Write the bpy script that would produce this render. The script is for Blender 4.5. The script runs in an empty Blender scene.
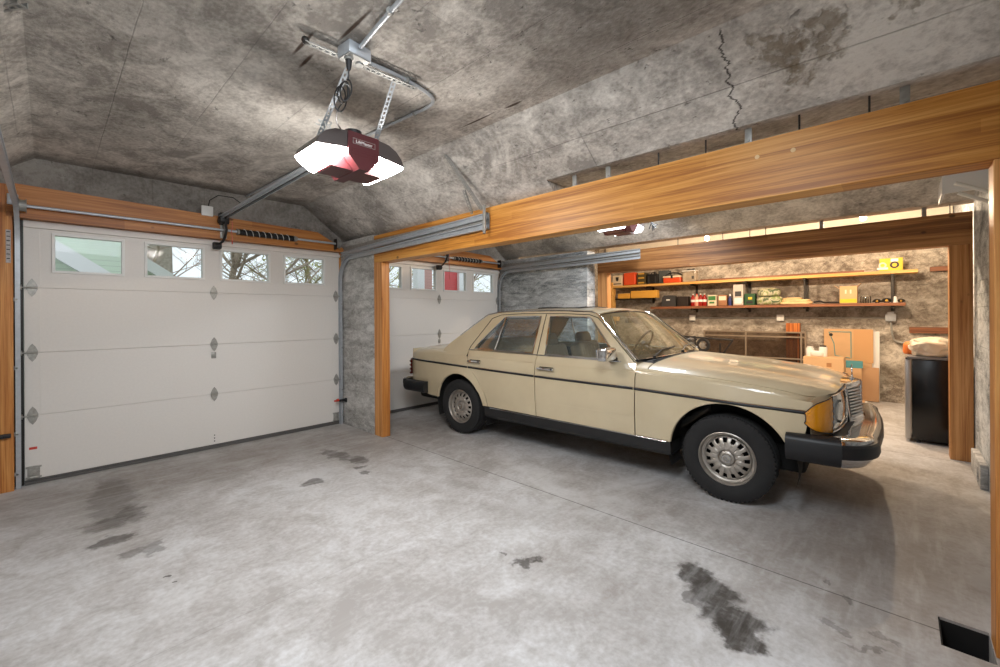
import bpy, bmesh, math, random
from mathutils import Vector, Matrix
from mathutils.geometry import delaunay_2d_cdt
random.seed(7)
C = bpy.context.scene.collection
sc = bpy.context.scene
PI = math.pi

# ------------------------------------------------------------------ camera
F = 425.4; HOR = 314.85; ROLL = math.radians(-.3335); YAW = math.radians(46.764); CAMH = 1.369
ca, sa = math.cos(YAW), math.sin(YAW)
def ray(x, y):
    dx, dy = x-500, y-333.5
    c, s = math.cos(ROLL), math.sin(ROLL)
    u = c*dx+s*dy; v = -s*dx+c*dy-(HOR-333.5)
    r = u/F
    return (ca*r+sa, -sa*r+ca, -v/F)
def at_x(x, y, X):
    a = ray(x, y); t = X/a[0]
    return Vector((X, a[1]*t, CAMH+a[2]*t))
def at_y(x, y, Y):
    a = ray(x, y); t = Y/a[1]
    return Vector((a[0]*t, Y, CAMH+a[2]*t))
def at_z(x, y, Z):
    a = ray(x, y); t = (Z-CAMH)/a[2]
    return Vector((a[0]*t, a[1]*t, Z))

cam = bpy.data.cameras.new('camera'); camo = bpy.data.objects.new('camera', cam); C.objects.link(camo)
cam.sensor_width = 36; cam.lens = F*36/1000; cam.clip_start = .02
cam.shift_y = (HOR-333.5)/1000
camo.location = (0, 0, CAMH)
# forward = (sa, ca, 0)
rt = Vector((ca, -sa, 0)); fw = Vector((sa, ca, 0)); up = Vector((0, 0, 1))
r2 = rt*math.cos(ROLL)-up*-math.sin(ROLL)*-1
# image u axis maps to the right axis turned by the roll
r2 = rt*math.cos(ROLL)+up*math.sin(ROLL)
u2 = up*math.cos(ROLL)-rt*math.sin(ROLL)
camo.rotation_euler = Matrix((( r2.x, u2.x, -fw.x), (r2.y, u2.y, -fw.y), (r2.z, u2.z, -fw.z))).to_euler()
sc.camera = camo

# ------------------------------------------------------------------ materials
def srgb(r, g, b):
    f = lambda c: (c/255/12.92) if c/255 <= .04045 else ((c/255+.055)/1.055)**2.4
    return (f(r), f(g), f(b), 1)
class NT:
    def __init__(s, name):
        s.m = bpy.data.materials.new(name); s.m.use_nodes = True
        s.t = s.m.node_tree; s.n = s.t.nodes; s.b = s.n['Principled BSDF']; s.out = s.n['Material Output']
    def new(s, ty, **kw):
        n = s.n.new(ty)
        for k, v in kw.items(): setattr(n, k, v)
        return n
    def link(s, a, b): s.t.links.new(a, b)
    def math(s, op, a, b=None, c=None, clamp=False):
        n = s.new('ShaderNodeMath', operation=op); n.use_clamp = clamp
        for i, v in enumerate((a, b, c)):
            if v is None: continue
            if isinstance(v, (int, float)): n.inputs[i].default_value = v
            else: s.link(v, n.inputs[i])
        return n.outputs[0]
    def mix(s, fac, a, b, blend='MIX'):
        n = s.new('ShaderNodeMix', data_type='RGBA', blend_type=blend)
        for i, v in ((0, fac), (6, a), (7, b)):
            if isinstance(v, (int, float)): n.inputs[i].default_value = v
            elif isinstance(v, tuple): n.inputs[i].default_value = v
            else: s.link(v, n.inputs[i])
        return n.outputs[2]
    def coord(s, kind='Object'): return s.new('ShaderNodeTexCoord').outputs[kind]
    def world(s): return s.new('ShaderNodeNewGeometry').outputs['Position']
    def mapping(s, v, loc=(0, 0, 0), rot=(0, 0, 0), scale=(1, 1, 1), ty='POINT'):
        n = s.new('ShaderNodeMapping', vector_type=ty); s.link(v, n.inputs[0])
        n.inputs[1].default_value = loc; n.inputs[2].default_value = rot; n.inputs[3].default_value = scale
        return n.outputs[0]
    def noise(s, v, scale, detail=5, rough=.55, dist=0, out=0):
        n = s.new('ShaderNodeTexNoise'); s.link(v, n.inputs['Vector'])
        n.inputs['Scale'].default_value = scale; n.inputs['Detail'].default_value = detail
        n.inputs['Roughness'].default_value = rough; n.inputs['Distortion'].default_value = dist
        return n.outputs[out]
    def ramp(s, f, stops):
        n = s.new('ShaderNodeValToRGB'); s.link(f, n.inputs[0]); e = n.color_ramp.elements
        while len(e) < len(stops): e.new(.5)
        for i, (p, c) in enumerate(stops):
            e[i].position = p; e[i].color = c if isinstance(c, tuple) else (c, c, c, 1)
        return n.outputs[0]
    def rng(s, f, a, b, c=0, d=1, smooth=True):
        n = s.new('ShaderNodeMapRange', interpolation_type='SMOOTHSTEP' if smooth else 'LINEAR')
        s.link(f, n.inputs[0])
        for i, v in enumerate((a, b, c, d)): n.inputs[i+1].default_value = v
        return n.outputs[0]
    def bump(s, h, strength=.3, dist=.01):
        n = s.new('ShaderNodeBump'); n.inputs['Strength'].default_value = strength; n.inputs['Distance'].default_value = dist
        s.link(h, n.inputs['Height']); s.link(n.outputs[0], s.b.inputs['Normal'])
    def blob(s, v, cx, cy, rx, ry, rot=0, soft=.25):
        p = s.mapping(v, (cx, cy, 0), (0, 0, rot), (rx, ry, 1), 'TEXTURE')
        sp = s.new('ShaderNodeVectorMath', operation='MULTIPLY'); s.link(p, sp.inputs[0]); sp.inputs[1].default_value = (1, 1, 0)
        l = s.new('ShaderNodeVectorMath', operation='LENGTH'); s.link(sp.outputs[0], l.inputs[0])
        return s.rng(l.outputs['Value'], 1+soft/2, 1-soft, 0, 1)

def plain(name, col, rough=.5, metal=0, coat=0, noise=.0, nscale=8, emit=None, bump=0, spec=None):
    t = NT(name); b = t.b
    b.inputs['Roughness'].default_value = rough; b.inputs['Metallic'].default_value = metal
    b.inputs['Coat Weight'].default_value = coat; b.inputs['Coat Roughness'].default_value = .05
    if spec is not None: b.inputs['Specular IOR Level'].default_value = spec
    if noise or bump:
        f = t.noise(t.coord(), nscale)
        d = tuple(max(0, c*(1-noise)) for c in col[:3])+(1,); e = tuple(min(1, c*(1+noise)) for c in col[:3])+(1,)
        t.link(t.ramp(f, [(.3, d), (.7, e)]), b.inputs['Base Color'])
        if bump: t.bump(f, bump)
    else: b.inputs['Base Color'].default_value = col
    if emit:
        b.inputs['Emission Color'].default_value = emit[0]; b.inputs['Emission Strength'].default_value = emit[1]
    return t.m

def concrete(name, dark, mid, light, scale=1.2, bump=.35, lines=None, loc=(0, 0, 0), stretch=(1, 1, 1), pits=.5, line_dark=.35, extra=None, rough=.85):
    t = NT(name); w = t.mapping(t.world(), loc, (0, 0, 0), stretch)
    big = t.noise(w, scale, 6, .6, .4)
    med = t.noise(w, scale*5, 6, .65, .8)
    fine = t.noise(w, scale*40, 4, .6)
    f = t.math('ADD', t.math('MULTIPLY', big, .42), t.math('ADD', t.math('MULTIPLY', med, .36), t.math('MULTIPLY', fine, .22)))
    col = t.ramp(f, [(.42, dark), (.5, mid), (.58, light)])
    pit = t.rng(t.noise(w, scale*14, 3, .6), .66, .74, 0, 1)
    col = t.mix(t.math('MULTIPLY', pit, pits), col, tuple(c*.45 for c in dark[:3])+(1,))
    # pale lime bloom
    bl = t.rng(t.noise(t.mapping(w, (3, 1, 7)), scale*.8, 5, .7, 1.5), .56, .72, 0, .6)
    col = t.mix(bl, col, tuple(min(1, c*1.12) for c in light[:3])+(1,))
    h = t.math('SUBTRACT', t.math('ADD', f, t.math('MULTIPLY', fine, .3)), pit)
    if lines:
        sep = t.new('ShaderNodeSeparateXYZ'); t.link(t.world(), sep.inputs[0])
        for (axis, spacing, off, wid) in lines:
            a = t.math('ADD', sep.outputs[axis], off)
            wv = t.math('MULTIPLY', t.math('SUBTRACT', t.noise(w, 3), .5), .012)
            m = t.math('PINGPONG', t.math('ADD', a, wv), spacing/2)
            l = t.rng(m, wid, 0, 0, 1)
            l = t.math('MULTIPLY', l, t.rng(t.noise(t.mapping(w, (9, 4, 2)), 1.6, 3), .4, .6, .15, 1))
            col = t.mix(t.math('MULTIPLY', l, line_dark), col, tuple(c*.4 for c in dark[:3])+(1,))
            h = t.math('SUBTRACT', h, t.math('MULTIPLY', l, .5))
    if extra: col, h = extra(t, w, col, h)
    t.link(col, t.b.inputs['Base Color']); t.b.inputs['Roughness'].default_value = rough
    t.b.inputs['Specular IOR Level'].default_value = .25
    t.bump(h, bump, .03)
    return t.m

def wood(name, c1, c2, c3, axis=1, lam=None, scale=1.0, rough=.45, knots=True, off=(0, 0, 0), coat=.0):
    """timber with its grain along the given axis; lam = spacing of glued laminations in z"""
    t = NT(name); w = t.world(); st = [20, 20, 20]; st[axis] = .6
    p = t.mapping(w, off, (0, 0, 0), tuple(a*scale for a in st))
    d = t.noise(p, 1.0, 5, .6, 1.2)
    p2 = t.mapping(w, off, (0, 0, 0), tuple(a*scale*(3 if i != axis else 1.6) for i, a in enumerate(st)))
    g = t.noise(p2, 2.0, 4, .7)
    f = t.math('ADD', t.math('MULTIPLY', d, .65), t.math('MULTIPLY', g, .35))
    if lam:
        sep = t.new('ShaderNodeSeparateXYZ'); t.link(w, sep.inputs[0])
        ly = t.math('FLOOR', t.math('DIVIDE', t.math('ADD', sep.outputs[2], off[2]), lam))
        seg = t.math('FLOOR', t.math('ADD', t.math('MULTIPLY', sep.outputs[axis], .25), t.math('MULTIPLY', ly, .37)))
        wn = t.new('ShaderNodeTexWhiteNoise', noise_dimensions='2D')
        cb = t.new('ShaderNodeCombineXYZ'); t.link(ly, cb.inputs[0]); t.link(seg, cb.inputs[1]); t.link(cb.outputs[0], wn.inputs['Vector'])
        f = t.math('ADD', f, t.math('MULTIPLY', t.math('SUBTRACT', wn.outputs['Value'], .5), .10))
    col = t.ramp(f, [(.39, c1), (.5, c2), (.61, c3)])
    if knots:
        v = t.new('ShaderNodeTexVoronoi', feature='F1'); ks = [5.0, 5.0, 5.0]; ks[axis] = 3.4
        t.link(t.mapping(w, off, (0, 0, 0), tuple(ks)), v.inputs['Vector']); v.inputs['Scale'].default_value = 1
        v.inputs['Randomness'].default_value = 1
        k = t.rng(v.outputs['Distance'], .095, .045, 0, .85)
        col = t.mix(k, col, tuple(c*.35 for c in c1[:3])+(1,))
    t.link(col, t.b.inputs['Base Color']); t.b.inputs['Roughness'].default_value = rough
    t.b.inputs['Coat Weight'].default_value = coat
    t.bump(f, .12, .004)
    return t.m

def glass(name, tint=(1, 1, 1, 1), refl=.5, rough=.02, dust=0, dustcol=(.5, .45, .35, 1)):
    t = NT(name); t.n.remove(t.b)
    tr = t.new('ShaderNodeBsdfTransparent'); tr.inputs[0].default_value = tint
    gl = t.new('ShaderNodeBsdfGlossy'); gl.inputs['Roughness'].default_value = rough; gl.inputs[0].default_value = (1, 1, 1, 1)
    lw = t.new('ShaderNodeFresnel'); lw.inputs[0].default_value = 1.5
    mx = t.new('ShaderNodeMixShader'); t.link(t.math('MULTIPLY', lw.outputs[0], refl*2, clamp=True), mx.inputs[0])
    t.link(tr.outputs[0], mx.inputs[1]); t.link(gl.outputs[0], mx.inputs[2])
    o = mx.outputs[0]
    if dust:
        df = t.new('ShaderNodeBsdfDiffuse'); df.inputs[0].default_value = dustcol
        m2 = t.new('ShaderNodeMixShader')
        t.link(t.math('MULTIPLY', t.rng(t.noise(t.coord(), 6), .3, .7, .6, 1), dust), m2.inputs[0])
        t.link(o, m2.inputs[1]); t.link(df.outputs[0], m2.inputs[2]); o = m2.outputs[0]
    t.link(o, t.out.inputs[0])
    return t.m

M = {}
CD, CM, CL = srgb(150, 145, 139), srgb(194, 189, 182), srgb(228, 224, 217)
def ceil_extra(t, w, col, h):
    wp = t.world()
    # dark blotches over the bays and along the door wall, honeycombed patches, rust bars and a crack
    dist = t.new('ShaderNodeVectorMath', operation='ADD'); sc_ = t.new('ShaderNodeVectorMath', operation='SCALE')
    nz = t.noise(t.mapping(wp, (5, 5, 5)), 3.5, 5, .65, 0, 1)
    s0 = t.new('ShaderNodeVectorMath', operation='SUBTRACT'); t.link(nz, s0.inputs[0]); s0.inputs[1].default_value = (.5, .5, .5)
    t.link(s0.outputs[0], sc_.inputs[0]); sc_.inputs['Scale'].default_value = .55
    t.link(wp, dist.inputs[0]); t.link(sc_.outputs[0], dist.inputs[1]); dv = dist.outputs[0]
    for (cx, cy, rx, ry, a, soft, f) in [(1.75, .95, .42, .7, 0, .9, .6), (2.05, 1.35, .2, .4, 0, .9, .4), (.35, 2.3, .35, .7, .3, .9, .35), (.9, 1.2, .3, .5, 0, .9, .3), (1.0, 5.3, 2.2, .30, 0, .7, .6), (2.3, 4.9, .45, .3, 0, .9, .35), (4.1, 5.2, 2.0, .4, 0, .7, .6), (.3, 3.9, .3, .6, 0, .9, .35), (1.4, 1.9, .25, .2, 0, .9, .4), (1.0, 2.2, .3, .25, 0, .9, .3)]:
        col = t.mix(t.math('MULTIPLY', t.blob(dv, cx, cy, rx, ry, a, soft), f), col, srgb(78, 72, 66))
    for (cx, cy, rx, ry) in [(2.36, .42, .10, .07), (2.34, .22, .05, .09), (2.27, -.02, .06, .04), (2.42, .33, .05, .10)]:
        m = t.blob(dv, cx, cy, rx, ry, 0, .4)
        m = t.math('MULTIPLY', m, t.rng(t.noise(wp, 22), .4, .55, .35, 1))
        col = t.mix(t.math('MULTIPLY', m, .6), col, srgb(112, 96, 70)); h = t.math('SUBTRACT', h, t.math('MULTIPLY', m, .4))
    for (cx, cy, rx, ry, a) in [(.86, 2.12, .010, .13, 0), (.97, 1.82, .010, .16, 0), (.93, 2.25, .010, .09, 0), (2.02, 2.10, .008, .16, 0), (2.03, 1.78, .012, .07, 0)]:
        m = t.blob(t.mapping(t.world(), (0, 0, 0)), cx, cy, rx, ry, a, .5)
        col = t.mix(t.math('MULTIPLY', m, .9), col, srgb(58, 36, 22)); h = t.math('SUBTRACT', h, t.math('MULTIPLY', m, .8))
    # crack running down the sloped haunch
    sep = t.new('ShaderNodeSeparateXYZ'); t.link(wp, sep.inputs[0])
    cr = t.math('ADD', t.math('SUBTRACT', sep.outputs[1], .62), t.math('MULTIPLY', t.math('SUBTRACT', t.noise(t.mapping(wp, (2, 2, 2), (0, 0, 0), (1, .01, 1)), 4.5, 9, .72), .5), .26))
    l = t.rng(t.math('ABSOLUTE', cr), .008, .002, 0, .85)
    l = t.math('MULTIPLY', l, t.rng(sep.outputs[0], 2.13, 2.16, 0, 1)); l = t.math('MULTIPLY', l, t.rng(sep.outputs[0], 2.64, 2.6, 0, 1))
    col = t.mix(l, col, srgb(40, 34, 30))
    return col, h
M['ceiling'] = concrete('board-marked ceiling concrete', CD, CM, CL, 1.1, .5, [(0, .42, .14, .004), (1, 2.4, .9, .005)], stretch=(1, .75, 1), extra=ceil_extra)
M['wallc'] = concrete('pale wall concrete', srgb(140, 138, 134), srgb(176, 175, 172), srgb(212, 211, 208), 1.6, .45, [(2, .55, .1, .005)], stretch=(1, .6, 1.5))
M['wallr'] = concrete('rough board wall concrete', srgb(128, 132, 134), srgb(184, 188, 190), srgb(222, 225, 226), 1.6, .7, [(2, .11, .02, .004)], stretch=(1, .6, 2.2), pits=.8, line_dark=.3)
def alc_extra(t, w, col, h):
    sep = t.new('ShaderNodeSeparateXYZ'); t.link(t.world(), sep.inputs[0])
    z = t.math('ADD', sep.outputs[2], t.math('MULTIPLY', t.math('SUBTRACT', t.noise(w, 2.2, 4), .5), .12))
    # two darker bands along the wall, at shelf height and near the floor
    m = t.math('MULTIPLY', t.rng(z, 1.12, 1.18), t.rng(z, 1.9, 1.75)); m = t.math('MULTIPLY', m, .45)
    col = t.mix(m, col, srgb(92, 84, 76))
    m = t.math('MULTIPLY', t.rng(z, .62, .5), t.rng(z, .22, .3)); m = t.math('MULTIPLY', m, .45)
    col = t.mix(m, col, srgb(96, 84, 68))
    return col, h
M['alcove'] = concrete('shelf wall concrete', srgb(122, 112, 102), srgb(176, 168, 156), srgb(220, 213, 202), 2.2, .6, [(2, .3, .02, .005)], pits=.8, extra=alc_extra, stretch=(1, .9, 1.3))

def floor_extra(t, w, col, h):
    wp = t.world()
    nz = t.noise(t.mapping(wp, (1, 8, 0)), 9, 4, .6, 0, 1)
    s0 = t.new('ShaderNodeVectorMath', operation='SUBTRACT'); t.link(nz, s0.inputs[0]); s0.inputs[1].default_value = (.5, .5, .5)
    s1 = t.new('ShaderNodeVectorMath', operation='SCALE'); t.link(s0.outputs[0], s1.inputs[0]); s1.inputs['Scale'].default_value = .22
    s2 = t.new('ShaderNodeVectorMath', operation='ADD'); t.link(wp, s2.inputs[0]); t.link(s1.outputs[0], s2.inputs[1]); dv = s2.outputs[0]
    # broad brownish patches
    for (cx, cy, rx, ry, a, f) in [(1.3, 4.7, 1.8, .6, 0, .65), (2.0, 3.9, .5, .7, .2, .3), (2.6, 1.35, .5, .45, .4, .35), (1.9, .95, .25, .5, 0, .3), (3.4, -.05, 1.5, .6, .1, .75), (2.9, .4, .6, .4, .3, .45), (.25, 4.1, .35, .9, 0, .35), (2.2, 1.9, .35, .2, 0, .25), (3.2, 4.3, .5, .5, 0, .4)]:
        col = t.mix(t.math('MULTIPLY', t.blob(dv, cx, cy, rx, ry, a, 1.2), f), col, srgb(112, 100, 88))
    # oil and water marks
    fine = t.rng(t.noise(wp, 30), .3, .6, .85, 1)
    for (cx, cy, rx, ry, a, f) in [
        (2.33, .79, .10, .10, 0, .95), (2.24, .68, .11, .13, .3, .95), (2.10, .56, .11, .15, .5, .95), (2.01, .50, .09, .10, 0, .95), (2.12, .72, .05, .05, 0, .6),
        (1.80, 1.53, .055, .055, 0, .8), (1.885, 1.47, .03, .03, 0, .75), (1.80, 1.66, .02, .02, 0, .6), (1.86, 1.50, .02, .03, 0, .6),
        (.33, 4.3, .14, .6, -.05, .42), (.26, 3.82, .14, .12, 0, .5), (.40, 3.9, .07, .2, 0, .5), (.26, 3.52, .10, .09, .2, .75), (.33, 3.25, .07, .06, 0, .5), (.42, 3.22, .05, .09, 0, .45),
        (1.94, 4.05, .08, .24, .1, .6), (2.02, 3.75, .08, .12, 0, .7), (1.49, 3.53, .09, .07, 0, .7), (1.93, 3.55, .07, .05, 0, .7), (1.90, 3.40, .05, .04, 0, .7),
        (.432, 2.83, .018, .025, 0, .8), (.44, 2.74, .016, .018, 0, .8), (2.62, .18, .03, .02, .6, .5), (2.72, .30, .03, .015, .3, .5), (2.35, .22, .02, .06, 0, .4), (2.28, .12, .015, .08, .3, .4), (2.40, .05, .02, .07, 0, .4)]:
        m = t.math('MULTIPLY', t.math('MULTIPLY', t.blob(dv, cx, cy, rx, ry, a, .3), f), fine)
        col = t.mix(m, col, srgb(58, 52, 46))
    sep = t.new('ShaderNodeSeparateXYZ'); t.link(wp, sep.inputs[0])
    x, y = sep.outputs[0], sep.outputs[1]
    l = t.rng(t.math('ABSOLUTE', t.math('SUBTRACT', x, 2.625)), .006, .002)
    l2 = t.math('MULTIPLY', t.rng(t.math('ABSOLUTE', t.math('SUBTRACT', x, 5.70)), .006, .002), 1)
    l3 = t.math('MULTIPLY', t.rng(t.math('ABSOLUTE', t.math('SUBTRACT', y, 2.2)), .004, .001), .25)
    l = t.math('MAXIMUM', l, t.math('MAXIMUM', l2, l3))
    col = t.mix(t.math('MULTIPLY', l, .8), col, srgb(70, 64, 60)); h = t.math('SUBTRACT', h, l)
    # trowel streaks
    st = t.noise(t.mapping(wp, (0, 0, 0), (0, 0, .5), (1.2, 9, 1)), 2, 5, .6)
    col = t.mix(t.rng(st, .45, .7, 0, .18), col, srgb(215, 214, 214))
    t.b.inputs['Coat Weight'].default_value = .08; t.b.inputs['Coat Roughness'].default_value = .45
    return col, h
M['floor'] = concrete('stained floor concrete', srgb(164, 160, 157), srgb(184, 182, 181), srgb(204, 204, 205), .9, .08, None, extra=floor_extra, pits=.12, rough=.62)
M['fir'] = wood('orange fir glulam', srgb(158, 96, 34), srgb(196, 132, 54), srgb(216, 158, 82), 1, .055)
M['firpost'] = wood('orange fir post', srgb(160, 92, 36), srgb(196, 128, 62), srgb(220, 160, 92), 2, None)
M['firx'] = wood('header fir', srgb(146, 86, 36), srgb(176, 110, 50), srgb(196, 134, 72), 0, .09)
M['fir2'] = wood('brown fir beam', srgb(118, 76, 40), srgb(156, 106, 60), srgb(186, 136, 84), 1, .04, off=(3, 2, .01))
M['fir2post'] = wood('brown fir post', srgb(150, 96, 48), srgb(186, 130, 76), srgb(206, 154, 98), 2, None, off=(3, 2, 0))
M['pine'] = wood('shelf pine', srgb(196, 140, 70), srgb(222, 172, 96), srgb(236, 196, 124), 1, None, knots=False)
M['redwood'] = wood('shelf redwood', srgb(104, 62, 40), srgb(138, 88, 60), srgb(164, 112, 80), 1, None, knots=False)
M['doorp'] = plain('garage door white', srgb(230, 226, 221), .45, noise=.02, nscale=60)
M['white'] = plain('white plastic', srgb(235, 235, 232), .4)
M['galv'] = plain('galvanised steel', srgb(190, 196, 202), .35, .45, noise=.08, nscale=30)
M['dullgalv'] = plain('dull zinc steel', srgb(160, 160, 156), .45, .45, noise=.15, nscale=30)
M['steeldk'] = plain('dark steel', srgb(60, 58, 56), .45, .7)
M['black'] = plain('black plastic', srgb(22, 22, 24), .5)
M['blackgloss'] = plain('black enamel', srgb(12, 12, 14), .22)
M['rubber'] = plain('tyre rubber', srgb(34, 34, 35), .8, noise=.15, nscale=20)
M['chrome'] = plain('chrome', srgb(225, 226, 228), .08, 1)
M['pane'] = glass('window glass', (.96, .98, .97, 1), .04)

# ------------------------------------------------------------------ mesh helpers
def tagset(o, label=None, cat=None, group=None, kind=None):
    if label: o['label'] = label
    if cat: o['category'] = cat
    if group: o['group'] = group
    if kind: o['kind'] = kind
    return o
def thing(name, loc, label, cat, group=None, rz=0, kind=None):
    o = bpy.data.objects.new(name, None); C.objects.link(o); o.empty_display_size = .05
    o.location = loc; o.rotation_euler = (0, 0, rz)
    return tagset(o, label, cat, group, kind)
class MB:
    """collects shapes; build() links them as one mesh object"""
    def __init__(s): s.bm = bmesh.new()
    def _add(s, b, mtx=None):
        if mtx is not None: b.transform(mtx)
        me = bpy.data.meshes.new('t'); b.to_mesh(me); b.free(); s.bm.from_mesh(me); bpy.data.meshes.remove(me)
        return s
    def box(s, c, d, bev=0, rot=None, seg=2):
        b = bmesh.new(); bmesh.ops.create_cube(b, size=1)
        bmesh.ops.scale(b, vec=Vector(d), verts=b.verts)
        if bev:
            bmesh.ops.bevel(b, geom=b.edges[:], offset=min(bev, min(d)*.45), segments=seg, affect='EDGES', profile=.5)
        m = Matrix.Translation(Vector(c))
        if rot: m = m @ rot.to_4x4()
        return s._add(b, m)
    def span(s, a, b_, bev=0, seg=2):
        a, b_ = Vector(a), Vector(b_)
        return s.box((a+b_)/2, [abs(q) for q in (b_-a)], bev, None, seg)
    def cyl(s, a, b_, r, r2=None, n=16, cap=True):
        a, b_ = Vector(a), Vector(b_); d = b_-a
        b = bmesh.new(); bmesh.ops.create_cone(b, cap_ends=cap, segments=n, radius1=r, radius2=r if r2 is None else r2, depth=d.length)
        q = d.to_track_quat('Z', 'Y').to_matrix().to_4x4()
        return s._add(b, Matrix.Translation((a+b_)/2) @ q)
    def sph(s, c, r, sc_=(1, 1, 1), n=16):
        b = bmesh.new(); bmesh.ops.create_uvsphere(b, u_segments=n, v_segments=n//2+2, radius=r)
        return s._add(b, Matrix.Translation(Vector(c)) @ Matrix.Diagonal((*sc_, 1)))
    def tube(s, pts, r, n=8, closed=False, cap=True):
        pts = [Vector(p) for p in pts]; N = len(pts); rings = []
        prev = None
        for i, p in enumerate(pts):
            if closed: d = pts[(i+1) % N]-pts[i-1]
            else: d = pts[min(i+1, N-1)]-pts[max(i-1, 0)]
            if d.length < 1e-9: d = Vector((0, 0, 1))
            d.normalize()
            if prev is None:
                a = Vector((0, 0, 1)) if abs(d.z) < .9 else Vector((1, 0, 0))
                n1 = d.cross(a).normalized()
            else:
                n1 = (prev-d*prev.dot(d)).normalized()
            prev = n1; n2 = d.cross(n1)
            rr = r[i] if isinstance(r, (list, tuple)) else r
            rings.append([s.bm.verts.new(p+(n1*math.cos(2*PI*k/n)+n2*math.sin(2*PI*k/n))*rr) for k in range(n)])
        for i in range(N if closed else N-1):
            A, B = rings[i], rings[(i+1) % N]
            for k in range(n): s.bm.faces.new((A[k], A[(k+1) % n], B[(k+1) % n], B[k]))
        if cap and not closed:
            s.bm.faces.new(rings[0][::-1]); s.bm.faces.new(rings[-1])
        return s
    def lathe(s, prof, n=48, mtx=None, close=False):
        """profile of (radius, height) turned about z"""
        b = bmesh.new(); R = []
        for (r, z) in prof:
            R.append([b.verts.new((r*math.cos(2*PI*k/n), r*math.sin(2*PI*k/n), z)) for k in range(n)] if r > 1e-6 else [b.verts.new((0, 0, z))]*n)
        for i in range(len(prof)-1+(1 if close else 0)):
            A, B = R[i], R[(i+1) % len(prof)]
            for k in range(n):
                q = []
                for v in (A[k], A[(k+1) % n], B[(k+1) % n], B[k]):
                    if v not in q: q.append(v)
                if len(q) > 2: b.faces.new(q)
        return s._add(b, mtx)
    def prism(s, poly, h, mtx=None):
        """2-D outline in xy pushed up by h in z"""
        b = bmesh.new(); lo = [b.verts.new((x, y, 0)) for x, y in poly]; hi = [b.verts.new((x, y, h)) for x, y in poly]
        n = len(poly); b.faces.new(lo[::-1]); b.faces.new(hi)
        for i in range(n): b.faces.new((lo[i], lo[(i+1) % n], hi[(i+1) % n], hi[i]))
        return s._add(b, mtx)
    def grid(s, P, closeu=False):
        """P[i][j] points"""
        V = [[s.bm.verts.new(p) for p in row] for row in P]
        for i in range(len(V)-1):
            for j in range(len(V[0])-(0 if closeu else 1)):
                k = (j+1) % len(V[0])
                s.bm.faces.new((V[i][j], V[i][k], V[i+1][k], V[i+1][j]))
        return s
    def quad(s, *p):
        s.bm.faces.new([s.bm.verts.new(q) for q in p]); return s
    def build(s, name, mat, parent=None, smooth=True, ang=35, world=True, solid=None, recalc=True, sub=0):
        me = bpy.data.meshes.new(name)
        if recalc: bmesh.ops.recalc_face_normals(s.bm, faces=s.bm.faces[:])
        if parent is not None and world:
            m = Matrix.LocRotScale(parent.location, parent.rotation_euler, parent.scale)
            q = parent.parent
            while q is not None:
                m = Matrix.LocRotScale(q.location, q.rotation_euler, q.scale) @ m; q = q.parent
            s.bm.transform(m.inverted())
        s.bm.to_mesh(me); s.bm.free()
        for m_ in (mat if isinstance(mat, (list, tuple)) else [mat]): me.materials.append(m_)
        o = bpy.data.objects.new(name, me); C.objects.link(o)
        if parent is not None: o.parent = parent
        if smooth:
            for p in me.polygons: p.use_smooth = True
            try: me.set_sharp_from_angle(angle=math.radians(ang))
            except Exception: pass
        if solid:
            md = o.modifiers.new('thickness', 'SOLIDIFY'); md.thickness = solid; md.offset = -1
            es = o.modifiers.new('split', 'EDGE_SPLIT'); es.split_angle = math.radians(max(ang, 30)); es.use_edge_sharp = False
        if sub:
            md = o.modifiers.new('sub', 'SUBSURF'); md.levels = sub; md.render_levels = sub
        return o
def RX(a): return Matrix.Rotation(a, 4, 'X')
def RY(a): return Matrix.Rotation(a, 4, 'Y')
def RZ(a): return Matrix.Rotation(a, 4, 'Z')
def T(*a): return Matrix.Translation(Vector(a))
def struct(o): o['kind'] = 'structure'; return o
def copytree(o, parent=None):
    c = o.copy(); C.objects.link(c); c.parent = parent
    for ch in [q for q in bpy.data.objects if q.parent == o]: copytree(ch, c)
    return c
def text(name, body, size, mtx, mat, parent, ext=.001, align='CENTER'):
    cu = bpy.data.curves.new(name, 'FONT'); cu.body = body; cu.size = size; cu.extrude = ext; cu.align_x = align; cu.align_y = 'CENTER'
    o = bpy.data.objects.new(name, cu); C.objects.link(o); cu.materials.append(mat)
    dg = bpy.context.evaluated_depsgraph_get(); me = bpy.data.meshes.new_from_object(o.evaluated_get(dg)); bpy.data.objects.remove(o)
    o = bpy.data.objects.new(name, me); C.objects.link(o); o.parent = parent; o.matrix_local = mtx
    return o

# ------------------------------------------------------------------ the room
YD = 5.20          # inner face of the garage doors
DOORS = [(-.133, 2.542), (2.85, 5.50)]
CZ = 2.70
# floor with a sunken notch by the near post
nx0, nx1, ny0, ny1 = 2.515, 2.745, -.27, -.118
b = MB()
X0, X1, Y0, Y1 = -.8, 9.1, -.9, 5.60
for a, c in (((X0, Y0, -.15), (nx0, Y1, 0)), ((nx1, Y0, -.15), (X1, Y1, 0)), ((nx0, Y0, -.15), (nx1, ny0, 0)), ((nx0, ny1, -.15), (nx1, Y1, 0))): b.span(a, c)
struct(b.build('floor', M['floor'], smooth=False))
b = MB(); b.span((nx0-.02, ny0-.02, -.20), (nx1+.02, ny1+.02, -.151)); b.span((nx1-.006, ny0, -.151), (nx1-.0005, ny1, -.012)); b.span((nx0, ny0, -.151), (nx0+.006, ny1, -.012));b.span((nx0, ny1-.006, -.151), (nx1, ny1-.0005, -.004)); o = b.build('pit_bottom', plain('painted pit shade', srgb(14, 12, 11), .9, noise=.3), smooth=False); tagset(o, 'black base and side liners painting the shade in the notch by the near post', 'pit')  # near-black base and side liners paint in the shade of the hole

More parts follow.
